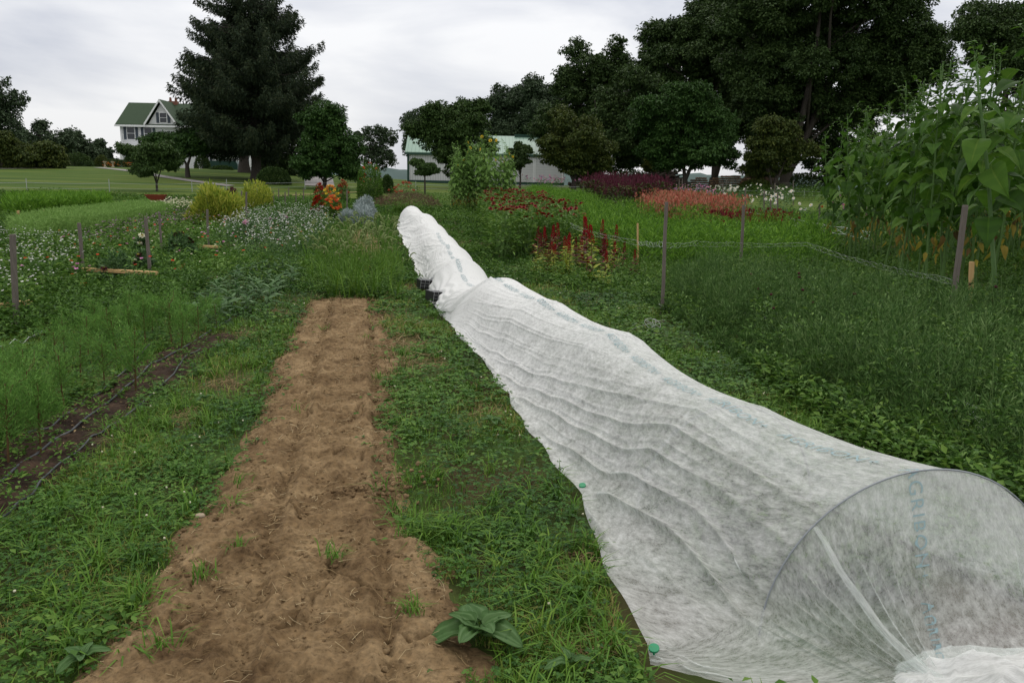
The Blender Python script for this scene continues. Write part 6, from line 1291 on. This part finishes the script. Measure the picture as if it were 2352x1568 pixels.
stake('thin grey stake just right and behind of the one by the lying board', 372, 590, 487, .035, group=gs, pxt=366)
stake('brown-grey stake left of the white asters, small board at its foot', 479, 577, 480, .04, group=gs, pxt=476)
stake('tall grey stake in the grass right of the tunnel, nearest of the right row', 1520, 725, 463, .040, group=gs, pxt=1531)
stake('grey stake between coral bed and tall growth, second from the tunnel', 1699, 655, 470, .042, group=gs, pxt=1708)
stake('leaning dark grey stake before the nearest sunflower stalk', 2178, 770, 470, .05, group=gs, pxt=2218)
stake('orange-tan stake behind the leaning grey one at the sunflowers', 2225, 755, 600, .045, 'newwood', gs, pxt=2233)
yg = 'fresh tan wooden stakes'
stake('short tan stake in the ferny bed beside the tall grey stake', 1465, 610, 512, .034, 'newwood', yg)
stake('short tan stake at the back corner of the red zinnia bed', 1282, 530, 475, .038, 'newwood', yg, pxt=1283)
stake('short thick tan stake at the far left edge of the garden', 42, 508, 483, .075, 'newwood', yg)
stake('tan stake leaning slightly at the far left, second of the short tan ones', 109, 522, 482, .07, 'newwood', yg, pxt=102)
stake('short tan stake left of the wheelbarrow', 286, 476, 460, .08, 'newwood', yg)
bg = 'thin stakes among the far flower beds'
for k, (px, py, pt_) in enumerate([(553, 515, 450), (566, 525, 440), (590, 470, 436), (602, 472, 432), (628, 478, 438), (640, 465, 433), (655, 480, 440), (663, 460, 430), (680, 475, 440), (697, 470, 432), (555, 490, 438), (735, 465, 432), (768, 452, 428), (785, 450, 425), (797, 495, 435), (1242, 442, 412), (1340, 448, 412), (1362, 450, 414), (1390, 446, 420), (1416, 446, 418), (1430, 452, 410), (1478, 445, 418), (1496, 450, 425), (1527, 452, 412), (1567, 455, 410), (1602, 462, 418), (1660, 490, 420), (1712, 500, 430), (1755, 510, 435), (1770, 515, 458), (1668, 450, 412), (1786, 520, 440), (1822, 470, 414), (1780, 475, 420), (1560, 470, 412), (1882, 546, 468), (1408, 444, 390), (1990, 500, 440), (2070, 510, 450)]):
    stake('thin grey stake standing among the flower beds right of the barn' if px > 1200 else 'thin brown stake standing among the flowers left of the silver plants', px, py, pt_, .045, group=bg)
# ---------------------------------------------------------------- boards lying about
def board(label, p0, p1, z0, w, h, group='boards lying in the left beds'):
    a_, c_ = G(*p0), G(*p1); L = (c_-a_).length; ang = math.atan2(c_.y-a_.y, c_.x-a_.x); b = B(); b.box((0, -w/2, 0), (L, w/2, h)); o = b.obj('wooden_board', 'newwood', smooth=False); o.location = a_+Vector((0, 0, z0)); o.rotation_euler = (0, -math.atan2(c_.z-a_.z, L), ang); tag(o, label, 'board', group)
    bv = o.modifiers.new('b', 'BEVEL'); bv.width = .004
board('long pale board lying between two grey stakes in the left garden', (195, 655), (363, 665), .22, .08, .05); board('pale board end leaning in at the left frame edge', (-90, 765), (76, 738), .20, .06, .055); board('small pale board at the foot of the stake left of the asters', (458, 590), (500, 592), .2, .08, .05)
# ---------------------------------------------------------------- wheelbarrow
wb_ = G(362, 488); wb = empty('wheelbarrow', wb_+Vector((0, 0, .12)), math.radians(12), 'rusty red wheelbarrow tray between the left beds', 'wheelbarrow'); b = B()
top_ = [(-.95, -.4, .80), (.85, -.4, .80), (.85, .4, .80), (-.95, .4, .80)]; bot_ = [(-.35, -.2, .38), (.45, -.22, .38), (.45, .22, .38), (-.35, .2, .38)]; inn = [(x*.96, y*.94, z) for x, y, z in top_]
b.add(top_+bot_+inn+[(x*.9, y*.9, z+.03) for x, y, z in bot_], [(0, 1, 5, 4), (1, 2, 6, 5), (2, 3, 7, 6), (3, 0, 4, 7), (4, 5, 6, 7), (0, 1, 9, 8), (1, 2, 10, 9), (2, 3, 11, 10), (3, 0, 8, 11), (8, 9, 13, 12), (9, 10, 14, 13), (10, 11, 15, 14), (11, 8, 12, 15), (12, 13, 14, 15)]); b.obj('tray', 'rust', wb, smooth=False)
for s in (-1, 1): b = B(); tube(b, [(1.3, s*.32, .66), (.3, s*.25, .36), (-.75, s*.08, .2)], .02, 6); b.obj('handle', 'black', wb); b = B(); tube(b, [(.45, s*.25, .38), (.5, s*.28, 0)], .02, 6); b.obj('leg', 'black', wb)
b = B(); an = np.linspace(0, 2*PI, 21); tube(b, np.column_stack([-.8+.16*np.cos(an), 0*an, .2+.16*np.sin(an)]), .04, 8, cap=False); wh_ = b.obj('wheel', 'black', wb); wb.scale = (.44, .6, .75)
# ---------------------------------------------------------------- netting and wires
def net(label, pts, rows_, dz, r=.002, sagz=.04, cell=.13, jit=.01, flop=0, grp=None):
    """pts: world points along the top; diamond wire mesh hanging below it"""
    P = np.array([tuple(p) for p in pts]); seg = np.concatenate([[0], np.cumsum(np.linalg.norm(np.diff(P, axis=0), axis=1))]); n = int(seg[-1]/cell); t = np.linspace(0, seg[-1], n); T = np.column_stack([np.interp(t, seg, P[:, k]) for k in range(3)]); b = B(); rg = np.random.default_rng(4); grid = []
    for j in range(rows_): q = T.copy(); q[:, 2] -= dz*j*(1-.4*flop); q[:, 1] -= flop*j*dz; q[:, 0] -= flop*j*dz*.5; q += rg.normal(0, jit, q.shape); q[:, 2] -= sagz*np.abs(np.sin(t*1.7+j*.2)); grid.append(q)
    tube(b, grid[0], r*1.3, 4, cap=False)
    A, C = [], []
    for j in range(rows_-1):
        for i in range(n-1):
            if (i+j) % 2 == 0: A += [grid[j][i]]; C += [grid[j+1][i+1]]
            else: A += [grid[j][i+1]]; C += [grid[j+1][i]]
    if A: stems(b, np.array(A), np.array(C), r*.7, r*.7, .5, 0, .006)
    if rows_ > 2: tube(b, grid[-1], r, 4, cap=False)
    o = b.obj('wire_netting', 'wire'); tag(o, label, 'netting', grp); return o
p_ = lambda px, py, base: at(px, py, G(*base).y)
net('white wire netting strung between the right-hand stakes along the ferny bed', [p_(1310, 512, (1310, 620)), p_(1380, 535, (1390, 640)), p_(1465, 552, (1465, 640)), p_(1526, 555, (1520, 725)), p_(1620, 553, (1600, 690)), p_(1704, 556, (1699, 655)), p_(1850, 555, (1860, 660)), p_(2000, 600, (2020, 700)), p_(2200, 640, (2178, 770))], 3, .03, .0009, .02, .10, .006)
net('fallen wire netting lying over the tall growth right of the tunnel', [p_(1516, 706, (1520, 725)), p_(1600, 712, (1620, 735)), p_(1720, 708, (1740, 745)), p_(1850, 740, (1860, 790)), p_(1980, 790, (2000, 840)), p_(2110, 850, (2130, 900)), p_(2300, 985, (2300, 1040))], 9, .075, .0017, .05, .15, .03, .9)
net('wire netting slumped between the left stakes over the board', [p_(-20, 795, (-20, 830)), p_(50, 775, (50, 800)), p_(200, 700, (200, 720)), p_(300, 670, (300, 690)), p_(400, 640, (400, 650)), p_(475, 595, (479, 600)), p_(560, 560, (560, 580))], 4, .07, .002, .03, .14, .02, .8)
net('low wire netting across the far right flower beds', [p_(1390, 458, (1390, 468)), p_(1500, 466, (1500, 480)), p_(1600, 470, (1600, 490)), p_(1700, 485, (1700, 505)), p_(1780, 492, (1780, 515)), p_(1880, 512, (1880, 540)), p_(2000, 530, (2000, 560))], 3, .10, .006, .04, .3, .01)
net('wire netting edge along the far left garden', [p_(-30, 528, (-30, 545)), p_(60, 518, (60, 540)), p_(140, 515, (140, 530))], 3, .1, .006, .05, .3, .02)
# tangle of loose wire beside the cover
g0 = G(1480, 772); b = B()
for k in range(7):
    t = np.linspace(0, random.uniform(4, 9), 40); R_ = random.uniform(.05, .13); a0_ = random.uniform(0, 6); tube(b, np.column_stack([R_*np.cos(t+a0_)*1.3+.10*np.sin(t*.37+k), R_*np.sin(t+a0_)*.7, .10+.09*np.sin(t*.8+k)]), .0014, 4, cap=False)
o = b.obj('wire_tangle', 'wire'); o.location = g0+Vector((.05, 0, 0)); tag(o, 'tangled coil of loose wire in the grass right of the tunnel', 'wire')
# electric fence round the far side of the garden
M['rope'] = flat('white_fence_rope', (.34, .36, .37), .6)
fence = empty('electric_fence', (0, 60, tz(0, 60)), 0, 'thin white electric fence rope on slim posts around the far side of the garden', 'fence')
FP = [(xz(-60, 48), 48), (xz(60, 48.5), 48.5), (xz(250, 50), 50), (xz(440, 52), 52), (xz(520, 55), 55), (xz(700, 60), 60), (xz(830, 64), 64), (xz(955, 64), 64), (xz(1150, 66), 66), (xz(1340, 66), 66), (xz(1600, 66), 66), (xz(1850, 64), 64), (xz(2352, 60), 60)]
b = B(); PT = []
for (a_, c_) in zip(FP[:-1], FP[1:]):
    for f in np.linspace(0, 1, 9)[:-1]: x = a_[0]+(c_[0]-a_[0])*f; y = a_[1]+(c_[1]-a_[1])*f; PT.append((x, y, tz(x, y)+.50-.05*math.sin(PI*f)))
tube(b, PT, .010, 4, cap=False); child_at(b.obj('rope', 'rope', None), fence)
b = B(); tube(b, [(x, y, z-.3) for x, y, z in PT], .007, 4, cap=False); child_at(b.obj('rope', 'rope', None), fence)
for (x, y) in FP: b = B(); tube(b, [(x, y, tz(x, y)), (x, y, tz(x, y)+.75)], .02, 6); child_at(b.obj('post', 'rope', None), fence)
